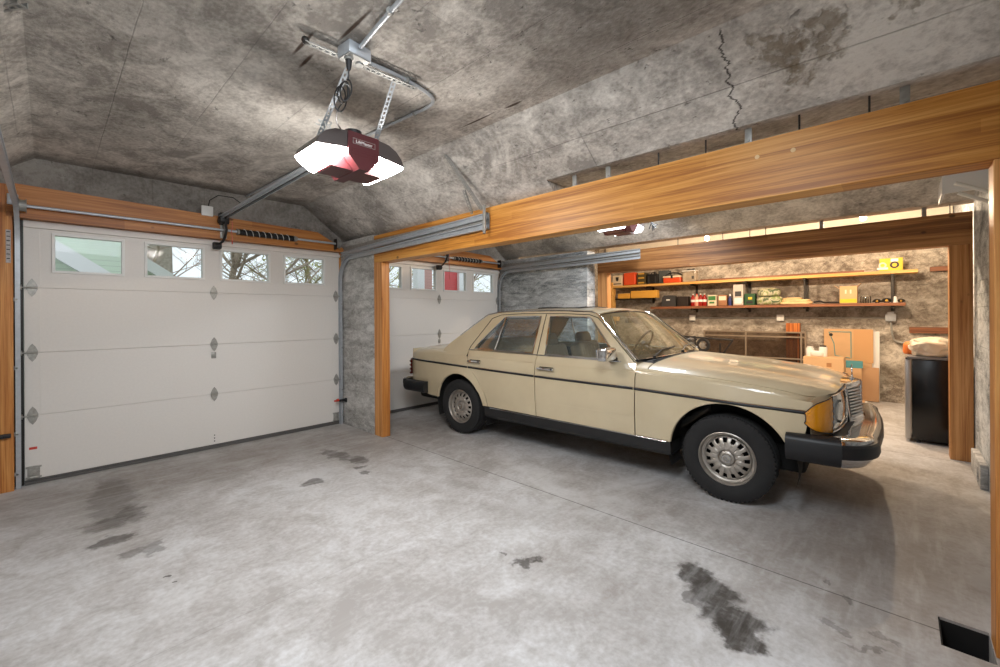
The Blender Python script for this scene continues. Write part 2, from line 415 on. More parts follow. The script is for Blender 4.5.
# concrete vault: profile across the bays, pushed along y, with the recess over the beams
def vault(y0, y1, zb):
    prof = [(-.50, 2.35), (-.07, CZ), (2.13, CZ)]
    ex = 2.57+(2.38-zb)/.727
    prof += [(ex, zb), (5.38-ex+.02, zb), (3.24, CZ), (5.30, CZ), (5.72, 2.385), (5.92, 2.385), (6.35, 2.92), (9.1, 2.92), (9.1, 3.2), (-.8, 3.2), (-.8, 2.35)]
    return [(x, z) for x, z in prof]
def extr(b, prof, y0, y1):
    lo = [b.bm.verts.new((x, y0, z)) for x, z in prof]; hi = [b.bm.verts.new((x, y1, z)) for x, z in prof]
    n = len(prof); b.bm.faces.new(lo); b.bm.faces.new(hi[::-1])
    for i in range(n): b.bm.faces.new((lo[i], hi[i], hi[(i+1) % n], lo[(i+1) % n]))
b = MB(); extr(b, vault(0, 0, 2.38), -.9, 1.93); extr(b, vault(0, 0, 2.288), 1.93, 5.26)
struct(b.build('ceiling', M['ceiling'], smooth=False))
b = MB(); b.span((8.76, -.55, 2.66), (8.799, 4.9, 2.915), .003); o = b.build('trim_added_1', plain('added pale strip board', srgb(238, 230, 214), .7, noise=.05), smooth=False); struct(o)  # added board; pale colour stands for the lamplit strip above the beam

def wall(name, parts, mat):
    b = MB()
    for a, c in parts: b.span(a, c)
    return struct(b.build(name, mat, smooth=False))
wall('wall_left', [((-.8, -.9, 0), (-.5, 5.26, 2.5))], M['wallc'])
# wall holding the doors: piers and the concrete over the headers
wall('wall_front', [((-.8, 5.262, 0), (-.19, 5.30, 2.20)), ((-.8, 5.262, 2.20), (9.1, 5.50, 3.2)), ((2.60, 5.262, 0), (2.80, 5.30, 2.20)), ((5.56, 5.262, 0), (9.1, 5.30, 2.20))], M['ceiling'])
wall('wall_middle', [((2.572, 4.40, 0), (2.665, 5.26, 2.30))], M['wallc'])
wall('wall_right', [((5.52, 3.40, 0), (5.74, 5.26, 2.32))], M['wallr'])
wall('wall_behind', [((-.8, -.80, 0), (2.80, -.52, 2.9))], M['wallc'])
wall('wall_back', [((2.8001, -.80, 0), (5.74, -.49, 2.9)), ((5.74, -.80, 0), (9.1, -.56, 3.1))], M['wallr'])
wall('wall_far', [((8.80, -.8, 0), (9.1, 5.26, 3.1))], M['alcove'])
wall('wall_alcove', [((5.741, 4.95, 0), (8.8, 5.26, 3.0))], M['alcove'])
b = MB(); b.span((4.93, -.489, 0), (5.50, -.445, .19), .006); b.span((5.02, -.446, .03), (5.08, -.438, .15), .003)
tagset(b.build('kerb_block', M['wallc'], smooth=False), 'low pale concrete kerb block at foot of back wall beside the near post', 'block')

# ------------------------------------------------------------------ timber frame
def beam(name, x0, x1, y0, y1, z0, z1, mat, label, cat='beam', bev=.004):
    b = MB(); b.span((x0, y0, z0), (x1, y1, z1), bev)
    r = b.build(name, mat, smooth=False); tagset(r, label, cat); return r
bm1 = beam('timber_beam', 2.57, 2.72, -.62, 4.40, 1.972, 2.284, M['fir'], 'long orange glulam beam between the two parking bays', 'beam')
for (px_, py_) in ((757, 157), (793, 150)):
    p = at_x(px_, py_, 2.57); b = MB(); b.cyl(p+Vector((.002, 0, 0)), p-Vector((.001, 0, 0)), .011, n=20)
    b.build('filled_bolt_hole', plain('pale wood filler', srgb(224, 190, 140), .6), bm1)
beam('timber_post', 2.57, 2.67, 4.235, 4.40, 0, 1.972, M['firpost'], 'orange timber post at the concrete pier between the garage doors', 'post')
beam('timber_post', 2.565, 2.70, -.50, -.272, 0, 1.972, M['firpost'], 'orange timber post at the right edge, nearest the camera', 'post')
bm2 = beam('timber_beam', 5.75, 5.90, -.485, 3.36, 1.99, 2.288, M['fir2'], 'brown glulam beam over the shelf alcove opening', 'beam')
beam('timber_post', 5.75, 5.87, 3.20, 3.36, 0, 1.99, M['fir2post'], 'brown timber post at the far left end of the shelf alcove opening', 'post')
beam('timber_post', 5.75, 5.90, -.485, -.335, 0, 1.99, M['fir2post'], 'brown timber post standing right beside the black mini fridge', 'post')
# steel anchor straps and bolts in the gap above the beams
def anchor(p, ztop, big, label, grp):
    b = MB()
    if big:
        b.box((p[0]+.03, p[1], (p[2]+ztop)/2), (.006, .035, ztop-p[2]+.004), .001); b.cyl((p[0]+.02, p[1], p[2]+.03), (p[0]+.045, p[1], p[2]+.03), .008, n=6)
        b.box((p[0]+.045, p[1], p[2]+.004), (.05, .035, .006), .001)
    else:
        b.cyl((p[0]+.03, p[1], p[2]), (p[0]+.03, p[1], ztop+.003), .0045, n=8); b.cyl((p[0]+.03, p[1], p[2]), (p[0]+.03, p[1], p[2]+.012), .011, n=6)
    o = b.build('anchor_bolt', M['steeldk'] if not big else M['dullgalv']); tagset(o, label, 'bolt', grp)
for i, (y, big) in enumerate(((1.72, 1), (1.45, 1), (1.1, 0), (.82, 0), (.60, 1), (.37, 0), (.10, 0), (-.02, 1))):
    anchor((2.60, y, 2.284), 2.38, big, ('zinc strap' if big else 'dark threaded rod')+' in the gap above the orange beam between the bays', 'straps above the orange beam' if big else 'rods above the orange beam')
for i, (x, y_) in enumerate(((677, 242), (722, 236), (749, 235), (765, 234), (821, 226), (924, 214), (950, 210))):
    p = at_x(x, y_, 5.79); big = x in (821, 924)
    anchor((5.79, p.y, 2.288), 2.385, big, ('zinc strap' if big else 'dark threaded rod')+' in the gap above the brown alcove beam', 'straps above the alcove beam' if big else 'rods above the alcove beam')

# ------------------------------------------------------------------ garage doors
hinge_mat = plain('zinc hinge', srgb(168, 166, 160), .4, .45, noise=.2, nscale=60)
redlab = plain('red label', srgb(210, 60, 40), .5)
greysti = plain('warning label grey', srgb(188, 182, 180), .6, noise=.25, nscale=90)
def garage_door(name, x0, x1, zt, wins):
    d = thing(name, ((x0+x1)/2, YD, 0), None, None); struct(d)
    secs = [0.025, .563, 1.080, 1.615, zt]
    w = x1-x0
    for i in range(4):
        z0, z1 = secs[i]+.0008, secs[i+1]-.0008
        b = MB()
        if i < 3:
            b.span((x0, YD, z0), (x1, YD+.045, z1), .004)
        else:
            xs = [x0]+[q for a in wins for q in a]+[x1]
            zb, zt_ = 1.765, 2.06
            b.span((x0, YD, z0), (x1, YD+.045, zb)); b.span((x0, YD, zt_), (x1, YD+.045, z1))
            for k in range(0, len(xs), 2): b.span((xs[k], YD, zb-.001), (xs[k+1], YD+.045, zt_+.001))
        b.build('door_section', M['doorp'], d, smooth=False)
    # end stiles
    for s in (0, 1):
        for i in range(4):
            b = MB(); xa = x0+.002 if s == 0 else x1-.092
            b.span((xa, YD-.0035, secs[i]+.012), (xa+.09, YD-.0005, secs[i+1]-.012), .002)
            b.build('end_stile', M['doorp'], d, smooth=False)
    b = MB(); b.span((x0, YD-.012, .0), (x1, YD+.045, .026), .006); b.span((x0, YD-.014, .03), (x1, YD-.001, .042), .002)
    b.build('bottom_seal', plain('grey rubber seal', srgb(96, 94, 92), .7), d)
    # slanting top strut
    b = MB(); b.span((x0, YD-.03, zt-.065), (x1, YD-.001, zt-.05), .002); b.span((x0, YD-.032, zt-.065), (x1, YD-.028, zt-.03), .001); b.build('top_strut', M['doorp'], d, smooth=False)
    for (a, c) in wins:
        b = MB(); zb, zt_ = 1.765, 2.06; f = .022
        b.span((a-f, YD-.014, zt_), (c+f, YD-.001, zt_+f), .003); b.span((a-f, YD-.014, zb-f), (c+f, YD-.001, zb), .003)
        b.span((a-f, YD-.014, zb-.001), (a, YD-.001, zt_+.001), .003); b.span((c, YD-.014, zb-.001), (c+f, YD-.001, zt_+.001), .003)
        wf = b.build('window_frame', M['white'], d, smooth=False)
        b = MB(); b.span((a+.0005, YD+.018, zb+.0005), (c-.0005, YD+.022, zt_-.0005)); b.build('pane', M['pane'], wf, smooth=False)
    def hinge(x, z, roller):
        b = MB()
        poly = [(0, .075), (.018, .05), (.032, .012), (.032, -.012), (.018, -.05), (0, -.075), (-.018, -.05), (-.032, -.012), (-.032, .012), (-.018, .05)]
        b.prism(poly, .004, T(x, YD-.004, z) @ RX(PI/2))
        b.cyl((x-.03, YD-.012, z), (x+.03, YD-.012, z), .007, n=10)
        for q in (-.045, .045): b.cyl((x, YD-.012, z+q), (x, YD-.006, z+q), .006, n=6)
        if roller:
            b.cyl((x, YD-.018, z), (x+roller*.07, YD-.018, z), .005, n=8); b.cyl((x+roller*.055, YD-.018, z), (x+roller*.075, YD-.018, z), .021, n=16)
        b.build('hinge', hinge_mat, d)
    for z in secs[1:4]:
        hinge((x0+x1)/2-.02, z, 0); hinge(x0+.046, z, -1); hinge(x1-.046, z, 1)
    # pull handle bracket below the middle hinge
    b = MB(); b.span(((x0+x1)/2-.045, YD-.006, .935), ((x0+x1)/2-.002, YD-.001, 1.0), .003); b.cyl(((x0+x1)/2-.022, YD-.02, .97), ((x0+x1)/2-.022, YD-.004, .97), .015); b.build('bracket', hinge_mat, d)
    for z in (.075, .105, .135):
        b = MB(); b.cyl(((x0+x1)/2-.02, YD-.004, z), ((x0+x1)/2-.02, YD-.0005, z), .006, n=8); b.build('bolt', M['steeldk'], d)
    for s in (0, 1):
        xa = x0+.05 if s == 0 else x1-.05
        b = MB(); b.span((xa-.035, YD-.008, .035), (xa+.035, YD-.004, .15), .002); b.cyl((xa-.02, YD-.02, .06), (xa+.02, YD-.02, .06), .012)
        for z in (.05, .135): b.span((xa-.045, YD-.012, z), (xa+.045, YD-.008, z+.014), .001)
        b.build('bottom_bracket', hinge_mat, d)
        b = MB(); b.span((xa-.025, YD-.005, .285), (xa+.02, YD-.0042, .305)); b.build('warning_label', redlab, d, smooth=False)
        b = MB(); xb = x0+.06 if s == 0 else x1-.06
        b.prism([(-.028, .06), (.028, .06), (.006, -.02), (-.006, -.02)], .004, T(xb, YD-.005, zt-.13) @ RX(PI/2)); b.build('top_fixture', M['doorp'], d)
    return d
W = [(.18, .60), (.783, 1.218), (1.395, 1.842), (2.026, 2.471)]
garage_door('door_1', DOORS[0][0], DOORS[0][1], 2.172, [(x-.133, c-.133) for x, c in W])
garage_door('door_2', DOORS[1][0], DOORS[1][1], 2.172, [(x+2.862, c+2.862) for x, c in W])

# headers of fir over the doors, jambs at the sides
def header(x0, x1, cut, label):
    b = MB()
    prof = [(x0, 2.165), (x1, 2.165), (x1, 2.165+.05), (x1-cut, 2.395), (x0, 2.455 if cut > .2 else 2.40)]
    prof = [(x0, 2.168), (x1, 2.168), (x1, 2.21), (x1-cut, 2.375), (x0, 2.435)]
    lo = [b.bm.verts.new((x, 5.10, z)) for x, z in prof]; hi = [b.bm.verts.new((x, 5.26, z)) for x, z in prof]
    n = len(prof); b.bm.faces.new(lo); b.bm.faces.new(hi[::-1])
    for i in range(n): b.bm.faces.new((lo[i], hi[i], hi[(i+1) % n], lo[(i+1) % n]))
    o = b.build('header_beam', M['firx'], smooth=False); tagset(o, label, 'beam'); return o
header(-.22, 2.56, .33, 'orange fir header over the left garage door')
header(2.81, 5.51, .33, 'orange fir header over the garage door behind the car')
b = MB(); b.span((-.495, 5.10, 0), (-.186, 5.26, 2.168), .003); b.span((-.495, 5.10, 2.165), (-.221, 5.26, 2.42), .003); o = b.build('timber_post', M['firpost'], smooth=False); tagset(o, 'orange timber post at far left beside the left garage door', 'post')
b = MB(); b.span((-.1855, 5.205, 0), (-.135, 5.26, 2.166), .002); o = b.build('door_jamb', M['steeldk'], smooth=False); tagset(o, 'dark narrow jamb strip left of the left garage door', 'jamb')
b = MB(); b.span((2.5425, 5.205, 0), (2.571, 5.26, 2.166), .002); o = b.build('door_jamb', M['firpost'], smooth=False); tagset(o, 'thin wooden jamb strip between left garage door and concrete pier', 'jamb')
b = MB(); b.span((5.5005, 5.205, 0), (5.5195, 5.26, 2.166), .002); o = b.build('door_jamb', M['firpost'], smooth=False); tagset(o, 'thin wooden jamb right of the garage door behind the car', 'jamb')

def paper_label():
    b = MB(); b.span((-.222, 5.093, 1.80), (-.196, 5.0965, 2.06)); o = b.build('warning_strip', greysti, smooth=False); tagset(o, 'grey printed warning strip on the post left of the left garage door', 'label')
    for k in range(7):
        b = MB(); b.span((-.218, 5.091, 2.04-k*.035), (-.200, 5.0928, 2.047-k*.035)); b.build('print_line', M['steeldk'], o, smooth=False)
paper_label()

# ------------------------------------------------------------------ door tracks
def chan(b, pts, w, dpt, side):
    """C-shaped rolled track along pts; side = +1/-1 x direction of the web"""
    pts = [Vector(p) for p in pts]
    sec = [(0, -w/2), (side*dpt, -w/2), (side*dpt, w/2), (0, w/2), (0, w/2-.008), (side*(dpt-.003), w/2-.008), (side*(dpt-.003), -w/2+.008), (0, -w/2+.008)]
    P = []
    for i, p in enumerate(pts):
        d = (pts[min(i+1, len(pts)-1)]-pts[max(i-1, 0)]).normalized()
        n = Vector((1, 0, 0)).cross(d).normalized()
        P.append([p+Vector((a, 0, 0))+n*c for a, c in sec])
    b.grid(P, closeu=True)
def arc(y0, z0, R, a0, a1, x, n=10):
    return [Vector((x, y0+R*math.cos(a0+(a1-a0)*k/n), z0+R*math.sin(a0+(a1-a0)*k/n))) for k in range(n+1)]
def track(xt, side, yend, label, zt=2.12, double=True, rise=.0):
    t = thing('door_track', (xt, 5.16, 0), label, 'track')
    b = MB(); R = .28
    pts = [Vector((xt, 5.165, 0.0)), Vector((xt, 5.165, 1.0)), Vector((xt, 5.165, zt-R))]+arc(5.165-R, zt-R, R, 0, PI/2, xt)[1:]
    chan(b, pts, .05, .028, side); b.build('curved_track', M['galv'], t, smooth=True, ang=40)
    b = MB()
    y1 = 5.165-R
    chan(b, [Vector((xt, y1+.02, zt)), Vector((xt, yend, zt+rise))], .055, .028, side); b.build('horizontal_track', M['galv'], t, smooth=False)
    if double:
        b = MB(); chan(b, [Vector((xt, 5.13, zt+.05)), Vector((xt, y1-.1, zt+.062)), Vector((xt, yend, zt+rise+.085))], .05, .022, side)
        b.build('upper_track', M['galv'], t, smooth=False)
        b = MB(); b.box((xt+side*.03, (5.13+yend)/2, zt+rise/2+.08), (.004, 5.13-yend, .09)); b.build('angle_iron', M['dullgalv'], t, smooth=False)
    for z in (.10, .42, .95, 1.5):
        b = MB(); b.span((xt+side*.028 if side > 0 else xt-.05, 5.15, z), ((xt+.06) if side > 0 else xt-.028, 5.19, z+.03), .002)
        b.cyl((xt+side*.02, 5.155, z+.015), (xt+side*.02, 5.14, z+.015), .008, n=6)
        b.build('track_bracket', M['dullgalv'], t)
    return t
t1 = track(2.528, 1, 2.52, 'galvanised horizontal door track fixed along the orange beam', 2.09, True, .03)
track(-.150, -1, 1.6, 'galvanised curved door track at far left of the left garage door', 2.25, False)
t3 = track(5.455, 1, 2.55, 'galvanised door track on the right wall behind the car roof', 2.12, True, .02)
# perforated hanger straps
def strap(b, a, c, w=.03, n=None):
    a, c = Vector(a), Vector(c); d = c-a; L = d.length; d.normalize()
    q = d.to_track_quat('X', 'Z').to_matrix()
    n = n or max(3, int(L/.03))
    # one leg of the angle with slots: two rails and cross ties
    for s in (-1, 1): b.box((a+c)/2+q @ Vector((0, s*w*.36, 0)), (L, w*.28, .003), 0, q)
    for k in range(n+1): b.box(a+d*(L*k/n)+Vector((0, 0, 0)), (.012, w*.5, .003), 0, q)
    b.box((a+c)/2+q @ Vector((0, w*.5, w*.35)), (L, .003, w*.7), 0, q)
b = MB(); e = Vector((2.50, 2.56, 2.13)); topp = Vector((2.21, 2.62, 2.648))
topp = at_x(445, 151, 2.19); topp.z = CZ-(topp.x-2.13)*.727-.006
strap(b, e+Vector((0, .0, .12)), topp, .028); strap(b, e+Vector((0, .12, .11)), topp+(e-topp)*.5, .022); b.box((2.505, 2.53, 2.17), (.012, .028, .24), .002)
b.build('hanger_strap', M['dullgalv'], t1)

# ------------------------------------------------------------------ torsion springs
stripe = NT('wound spring'); sp = stripe.coord('Object')
stripe.b.inputs['Base Color'].default_value = srgb(36, 34, 34); stripe.b.inputs['Roughness'].default_value = .5
def spring(xc, x0, x1, label):
    z = 2.255; y = 5.05
    t = thing('torsion_spring', (xc, y, z), label, 'spring')
    b = MB(); b.cyl((x0, y, z), (x1, y, z), .0125, n=12); b.build('shaft', M['galv'], t)
    b = MB(); L0, L1 = xc+.13, xc+.68; n = 56; pts = []
    for k in range(n*10+1):
        a = 2*PI*k/10; pts.append((L0+(L1-L0)*k/(n*10), y+.027*math.cos(a), z+.027*math.sin(a)))
    b.tube(pts, .0045, 5); b.cyl((L0, y, z), (L1, y, z), .021, n=14)
    s = b.build('spring_coil', M['black'], t)
    b = MB(); pts = []
    for k in range(0, 8*14+1):
        a = 2*PI*k/14; pts.append((L0+.03+(L1-L0-.06)*k/(8*14), y+.0325*math.cos(a), z+.0325*math.sin(a)))
    b.tube(pts, .003, 5); b.build('paint_stripe', M['white'], t)
    for q in (L0-.02, L1+.01):
        b = MB(); b.cyl((q, y, z), (q+.03, y, z), .033, .024, n=16); b.build('winding_cone', M['dullgalv'], t)
    b = MB(); b.span((xc-.012, y-.035, z-.06), (xc-.006, 5.10, z+.06), .001); b.span((xc-.03, 5.09, z-.08), (xc+.03, 5.099, z+.08), .002); b.build('centre_bracket', M['dullgalv'], t)
    for q in (x0+.02, x1-.06):
        b = MB(); b.cyl((q, y, z), (q+.035, y, z), .045, n=24); b.cyl((q-.004, y, z), (q, y, z), .055, n=24); b.cyl((q+.035, y, z), (q+.039, y, z), .055, n=24); b.build('cable_drum', M['dullgalv'], t)
        b = MB(); b.span((q-.012, y-.03, z-.07), (q-.007, 5.10, z+.06), .002); b.build('end_bracket', M['steeldk'], t)
    return t
spring(1.25, -.17, 2.50, 'torsion spring and shaft on the header over the left garage door')
spring(4.22, 2.85, 5.44, 'torsion spring and shaft above the garage door behind the car')
b = MB(); b.span((-.215, 5.083, 2.26), (-.155, 5.099, 2.345), .004); o = b.build('junction_box', M['galv']); tagset(o, 'small grey box at the left end of the left door header', 'box')
b = MB(); q = at_y(207, 211, 5.09); b.span((q.x-.05, 5.075, q.z-.05), (q.x+.05, 5.099, q.z+.05), .006); o = b.build('switch_box', M['white']); tagset(o, 'white square cover box on the header left of the opener rail', 'box')
b = MB(); b.tube([(q.x+.01, 5.085, q.z+.05), (q.x+.02, 5.08, q.z+.11), (q.x+.09, 5.06, q.z+.17), (q.x+.22, 5.05, q.z+.17), (q.x+.3, 5.1, q.z+.14)], .005, 6); o = b.build('cable', M['steeldk'], o)

# ------------------------------------------------------------------ garage door openers
maroon = plain('maroon opener shell', srgb(84, 36, 40), .4)
shell = plain('grey brown opener shell', srgb(74, 66, 64), .45)
lens_on = plain('lit frosted lens', srgb(255, 244, 224), .3, emit=((1, .94, .88, 1), 95))
lens_added_glow = plain('frosted lens', srgb(214, 212, 214), .3, emit=((.95, .97, 1, 1), 5))  # faint glow added to the second opener's dull lens to brighten its bay
def opener(xc, y0, lit, label, railend):
    z = 2.33
    t = thing('garage_door_opener', (xc, y0, z), label, 'opener')
    def P(b, poly, a, c):  # outline in xz, from y a to c
        lo = [b.bm.verts.new((xc+x, a, z+q)) for x, q in poly]; hi = [b.bm.verts.new((xc+x, c, z+q)) for x, q in poly]
        n = len(poly); b.bm.faces.new(lo); b.bm.faces.new(hi[::-1])
        for i in range(n): b.bm.faces.new((lo[i], hi[i], hi[(i+1) % n], lo[(i+1) % n]))
    for s in (-1, 1):
        b = MB(); P(b, [(s*.10, .10), (s*.17, .092), (s*.225, .065), (s*.262, .025), (s*.28, -.018), (s*.10, .005)], y0, y0+.30)
        b.build('end_cover', shell, t, ang=50)
        b = MB(); P(b, [(s*.101, .003), (s*.279, -.0195), (s*.265, -.04), (s*.20, -.085), (s*.165, -.092), (s*.101, -.03)], y0+.006, y0+.294)
        b.build('light_lens', lens_on if lit else lens_added_glow, t, smooth=False)
    b = MB(); P(b, [(-.098, .103), (.098, .103), (.098, -.03), (.03, -.105), (-.03, -.105), (-.098, -.03)], y0-.006, y0+.31)
    P(b, [(-.20, -.06), (-.098, -.031), (-.098, .0), (.098, .0), (.098, -.031), (.20, -.06), (.16, -.1), (-.16, -.1)], y0+.06, y0+.25)
    b.build('motor_housing', maroon, t, ang=30)
    b = MB(); b.cyl((xc-.04, y0+.05, z+.10), (xc-.04, y0+.05, z+.125), .05, n=20); b.span((xc-.03, y0+.02, z+.10), (xc+.08, y0+.14, z+.118), .006); b.build('top_cap', M['black'], t)
    b = MB(); b.span((xc-.07, y0-.0085, z+.035), (xc+.07, y0-.006, z+.065), .001); pl = b.build('badge', plain('badge maroon', srgb(90, 30, 34), .4), t)
    fr = MB()
    for a, c in (((-.07, .034), (.07, .036)), ((-.07, .064), (.07, .066)), ((-.071, .034), (-.069, .066)), ((.069, .034), (.071, .066))): fr.span((xc+a[0], y0-.0095, z+a[1]), (xc+c[0], y0-.0083, z+c[1]))
    fr.build('badge_outline', M['dullgalv'], pl, smooth=False)
    text('lettering', 'LiftMaster', .026, T(0, -.0095, .049) @ RX(PI/2), M['white'], pl, .0004)
    b = MB()
    for q in (-.012, .004, .02): b.span((xc-.08, y0-.0075, z-q-.01), (xc+.08, y0-.0062, z-q-.007))
    b.build('moulded_rib', plain('dark maroon', srgb(80, 24, 28), .4), t, smooth=False)
    # rail to the header
    b = MB(); ya, yb = y0+.29, 5.02
    for s in (-1, 1): b.box((xc-.045+s*.018, (ya+yb)/2, z+.055), (.004, yb-ya, .04))
    b.box((xc-.045, (ya+yb)/2, z+.075), (.04, yb-ya, .004)); b.span((xc-.09, ya, z+.053), (xc, yb, z+.057))
    b.build('rail', M['galv'], t, smooth=False)
    b = MB(); b.cyl((xc-.045, ya, z+.045), (xc-.045, yb, z+.045), .006, n=8); b.build('drive_chain', M['black'], t)
    b = MB(); b.span((xc-.085, 4.98, z+.0), (xc-.005, 5.07, z+.09), .006); b.cyl((xc-.09, 5.03, z+.02), (xc+.0, 5.03, z+.02), .035, n=16); b.span((xc-.07, 5.05, z-.02), (xc-.02, 5.098, z+.03), .003)
    b.build('header_bracket', M['black'], t)
    b = MB(); b.tube([(xc-.04, 4.99, z+.03), (xc-.03, 4.98, z-.08), (xc-.035, 5.02, z-.15), (xc-.045, 5.06, z-.19), (xc-.08, 5.09, z-.23)], .012, 8)
    b.cyl((xc-.11, 5.10, z-.235), (xc-.05, 5.10, z-.235), .03, n=14)
    b.span((xc-.12, 5.09, z-.27), (xc-.05, 5.14, z-.2), .008); b.build('door_arm', M['black'], t)
    b = MB(); cp = [(xc+.02, 4.99, z+.02)]+[(xc+.02+.004*math.sin(k), 4.99, z+.0-k*.02) for k in range(1, 10 if lit else 20)]; b.tube(cp, .0028, 6)
    e = cp[-1]; b.cyl((e[0]-.0, e[1], e[2]-.04), e, .006, n=8); b.build('release_cord', plain('red white cord', srgb(220, 110, 100), .7), t)
    return t
OP = opener(1.28, 2.30, True, 'maroon garage door opener with two lit lamps hanging from the ceiling', 5)
b = MB()
# ceiling angle and hangers of the first opener
a0, a1 = Vector((.83, 2.03, 2.655)), Vector((1.44, 2.0, 2.655))
strap(b, a0, a1, .035); b.build('ceiling_angle', M['dullgalv'], OP)
for (xa, xb, yb_) in ((1.085, 1.07, 2.44), (1.30, 1.415, 2.44)):
    b = MB(); strap(b, (xb-.0 if xb > 1.2 else 1.075, yb_, 2.40), (xa+.015 if xb > 1.2 else 1.06, 2.03, 2.66), .026); b.build('hanger_strap', M['galv'], OP)
b = MB(); strap(b, (1.33, 2.03, 2.655), (1.40, 2.42, 2.40), .03)
b.bm.free()
b = MB(); b.sph((.835, 2.03, 2.665), .018); b.build('bolt', M['steeldk'], OP)
b = MB(); w0 = Vector((1.08, 2.36, 2.44))
for k in range(3):
    b.tube([w0+Vector((.03*math.cos(a*.7+k*2)*(1+.3*k), .01*k, .02*math.sin(a*.7)+.012*k)) for a in range(9)], .003, 5)
b.tube([w0, w0+Vector((-.005, -.02, .06)), w0+Vector((.02, -.1, .14))], .0025, 5)
b.build('zip_tie', M['white'], OP)
OP2 = opener(4.17, 2.02, False, 'garage door opener over the car with a dark bundle of cord', 5)
b = MB()
for k in range(5):
    c0 = Vector((4.42+.012*k, 1.93, 2.34)); a = .5+k*.9
    b.tube([c0+Vector((.0, .11*math.cos(a)*q, .13*math.sin(a)*q+.02*math.sin(q*5+k))) for q in [i/6-.5 for i in range(7)]], .005, 6)
b.tube([(4.40, 2.0, 2.42), (4.42, 1.95, 2.48), (4.43, 1.93, 2.36), (4.42, 1.9, 2.26)], .005, 6)
b.build('coiled_cord', M['black'], OP2)
b = MB()
for xx in (4.02, 4.30): strap(b, (xx, 2.18, 2.43), (xx, 2.18, 2.70), .028)
b.build('hanger_strap', M['galv'], OP2)

# outlet box, conduit and black cord on the ceiling
bx = thing('outlet_box', (1.05, 1.97, 2.66), 'galvanised ceiling outlet box with a plugged in black cord', 'outlet')
b = MB(); b.box((1.05, 1.97, 2.668), (.125, .105, .06), .006, RZ(.1).to_3x3()); b.build('box_body', M['galv'], bx, ang=30)
b = MB(); b.box((1.05, 1.97, 2.636), (.118, .10, .006), .003, RZ(.1).to_3x3())
b.cyl((1.02, 1.97, 2.626), (1.02, 1.97, 2.636), .022, n=20); b.cyl((1.08, 1.975, 2.626), (1.08, 1.975, 2.636), .02, n=20); b.build('face_plate', M['dullgalv'], bx)
cd = thing('power_cord', (1.02, 1.97, 2.62), 'coiled black power cord hanging between outlet box and opener', 'cord')
b = MB(); b.cyl((1.02, 1.97, 2.59), (1.02, 1.97, 2.626), .012, .016, n=14); b.cyl((1.02, 1.97, 2.575), (1.02, 1.97, 2.59), .007, .012, n=12); b.build('plug', M['black'], cd)
pts = [(1.02, 1.97, 2.58), (1.02, 1.975, 2.555), (1.02, 1.98, 2.53)]
for k in range(0, 46):
    a = PI/2-k*2*PI/14; rr = .036+.008*math.sin(k*.9)+(.010 if k > 28 else 0)
    pts.append((1.02+rr*.72*math.cos(a), 1.99+.0018*k, 2.488+rr*1.45*math.sin(a)-(.02 if k > 32 else 0)))
pts += [(1.03, 2.10, 2.44), (1.045, 2.16, 2.42), (1.08, 2.22, 2.41), (1.15, 2.31, 2.425)]
def smoothpts(p, n=3):
    p = [Vector(q) for q in p]
    for _ in range(n):
        q = [p[0]]
        for i in range(len(p)-1): q += [p[i]*.75+p[i+1]*.25, p[i]*.25+p[i+1]*.75]
        q.append(p[-1]); p = q
    return p
b = MB(); b.tube(smoothpts(pts, 2), .0038, 7); b.build('cable', M['black'], cd)
b = MB(); b.tube([(1.0, 1.985, 2.51), (1.02, 1.975, 2.505), (1.05, 2.0, 2.50)], .0025, 5); b.build('tie', M['dullgalv'], cd)
def conduit(pts, label, clips):
    o = thing('conduit_pipe', pts[0], label, 'conduit')
    b = MB(); b.tube(smoothpts(pts, 3), .0105, 10); b.build('pipe', M['galv'], o)
    for p in clips:
        b = MB(); b.cyl(Vector(p)+Vector((-.006, -.006, 0)), Vector(p)+Vector((.006, .006, 0)), .016, n=12); b.box(Vector(p)+Vector((.012, -.012, .012)), (.03, .02, .003)); b.build('clip', M['dullgalv'], o)
conduit([(1.045, 1.90, 2.672), (1.02, 1.60, 2.684), (.99, 1.2, 2.686), (.95, .7, 2.686)], 'straight conduit running from the outlet box toward the camera', [(1.02, 1.60, 2.684)])
conduit([(1.11, 1.985, 2.665), (1.16, 2.0, 2.68), (1.30, 2.0, 2.686), (1.50, 2.02, 2.686), (1.62, 2.06, 2.686), (1.66, 2.15, 2.686), (1.64, 2.35, 2.686), (1.61, 2.8, 2.686), (1.57, 3.4, 2.686), (1.5, 5.2, 2.686)], 'bent conduit looping from the outlet box over the opener', [(1.38, 2.005, 2.686), (1.645, 2.3, 2.686)])
b = MB(); p0 = at_z(-6, 10, 2.66); p1 = at_z(21, 6, 2.66); strap(b, p0, p1+(p1-p0)*.05, .035); o = b.build('hanger_strap', M['dullgalv']); tagset(o, 'perforated steel strap at the top left corner of the ceiling', 'strap')

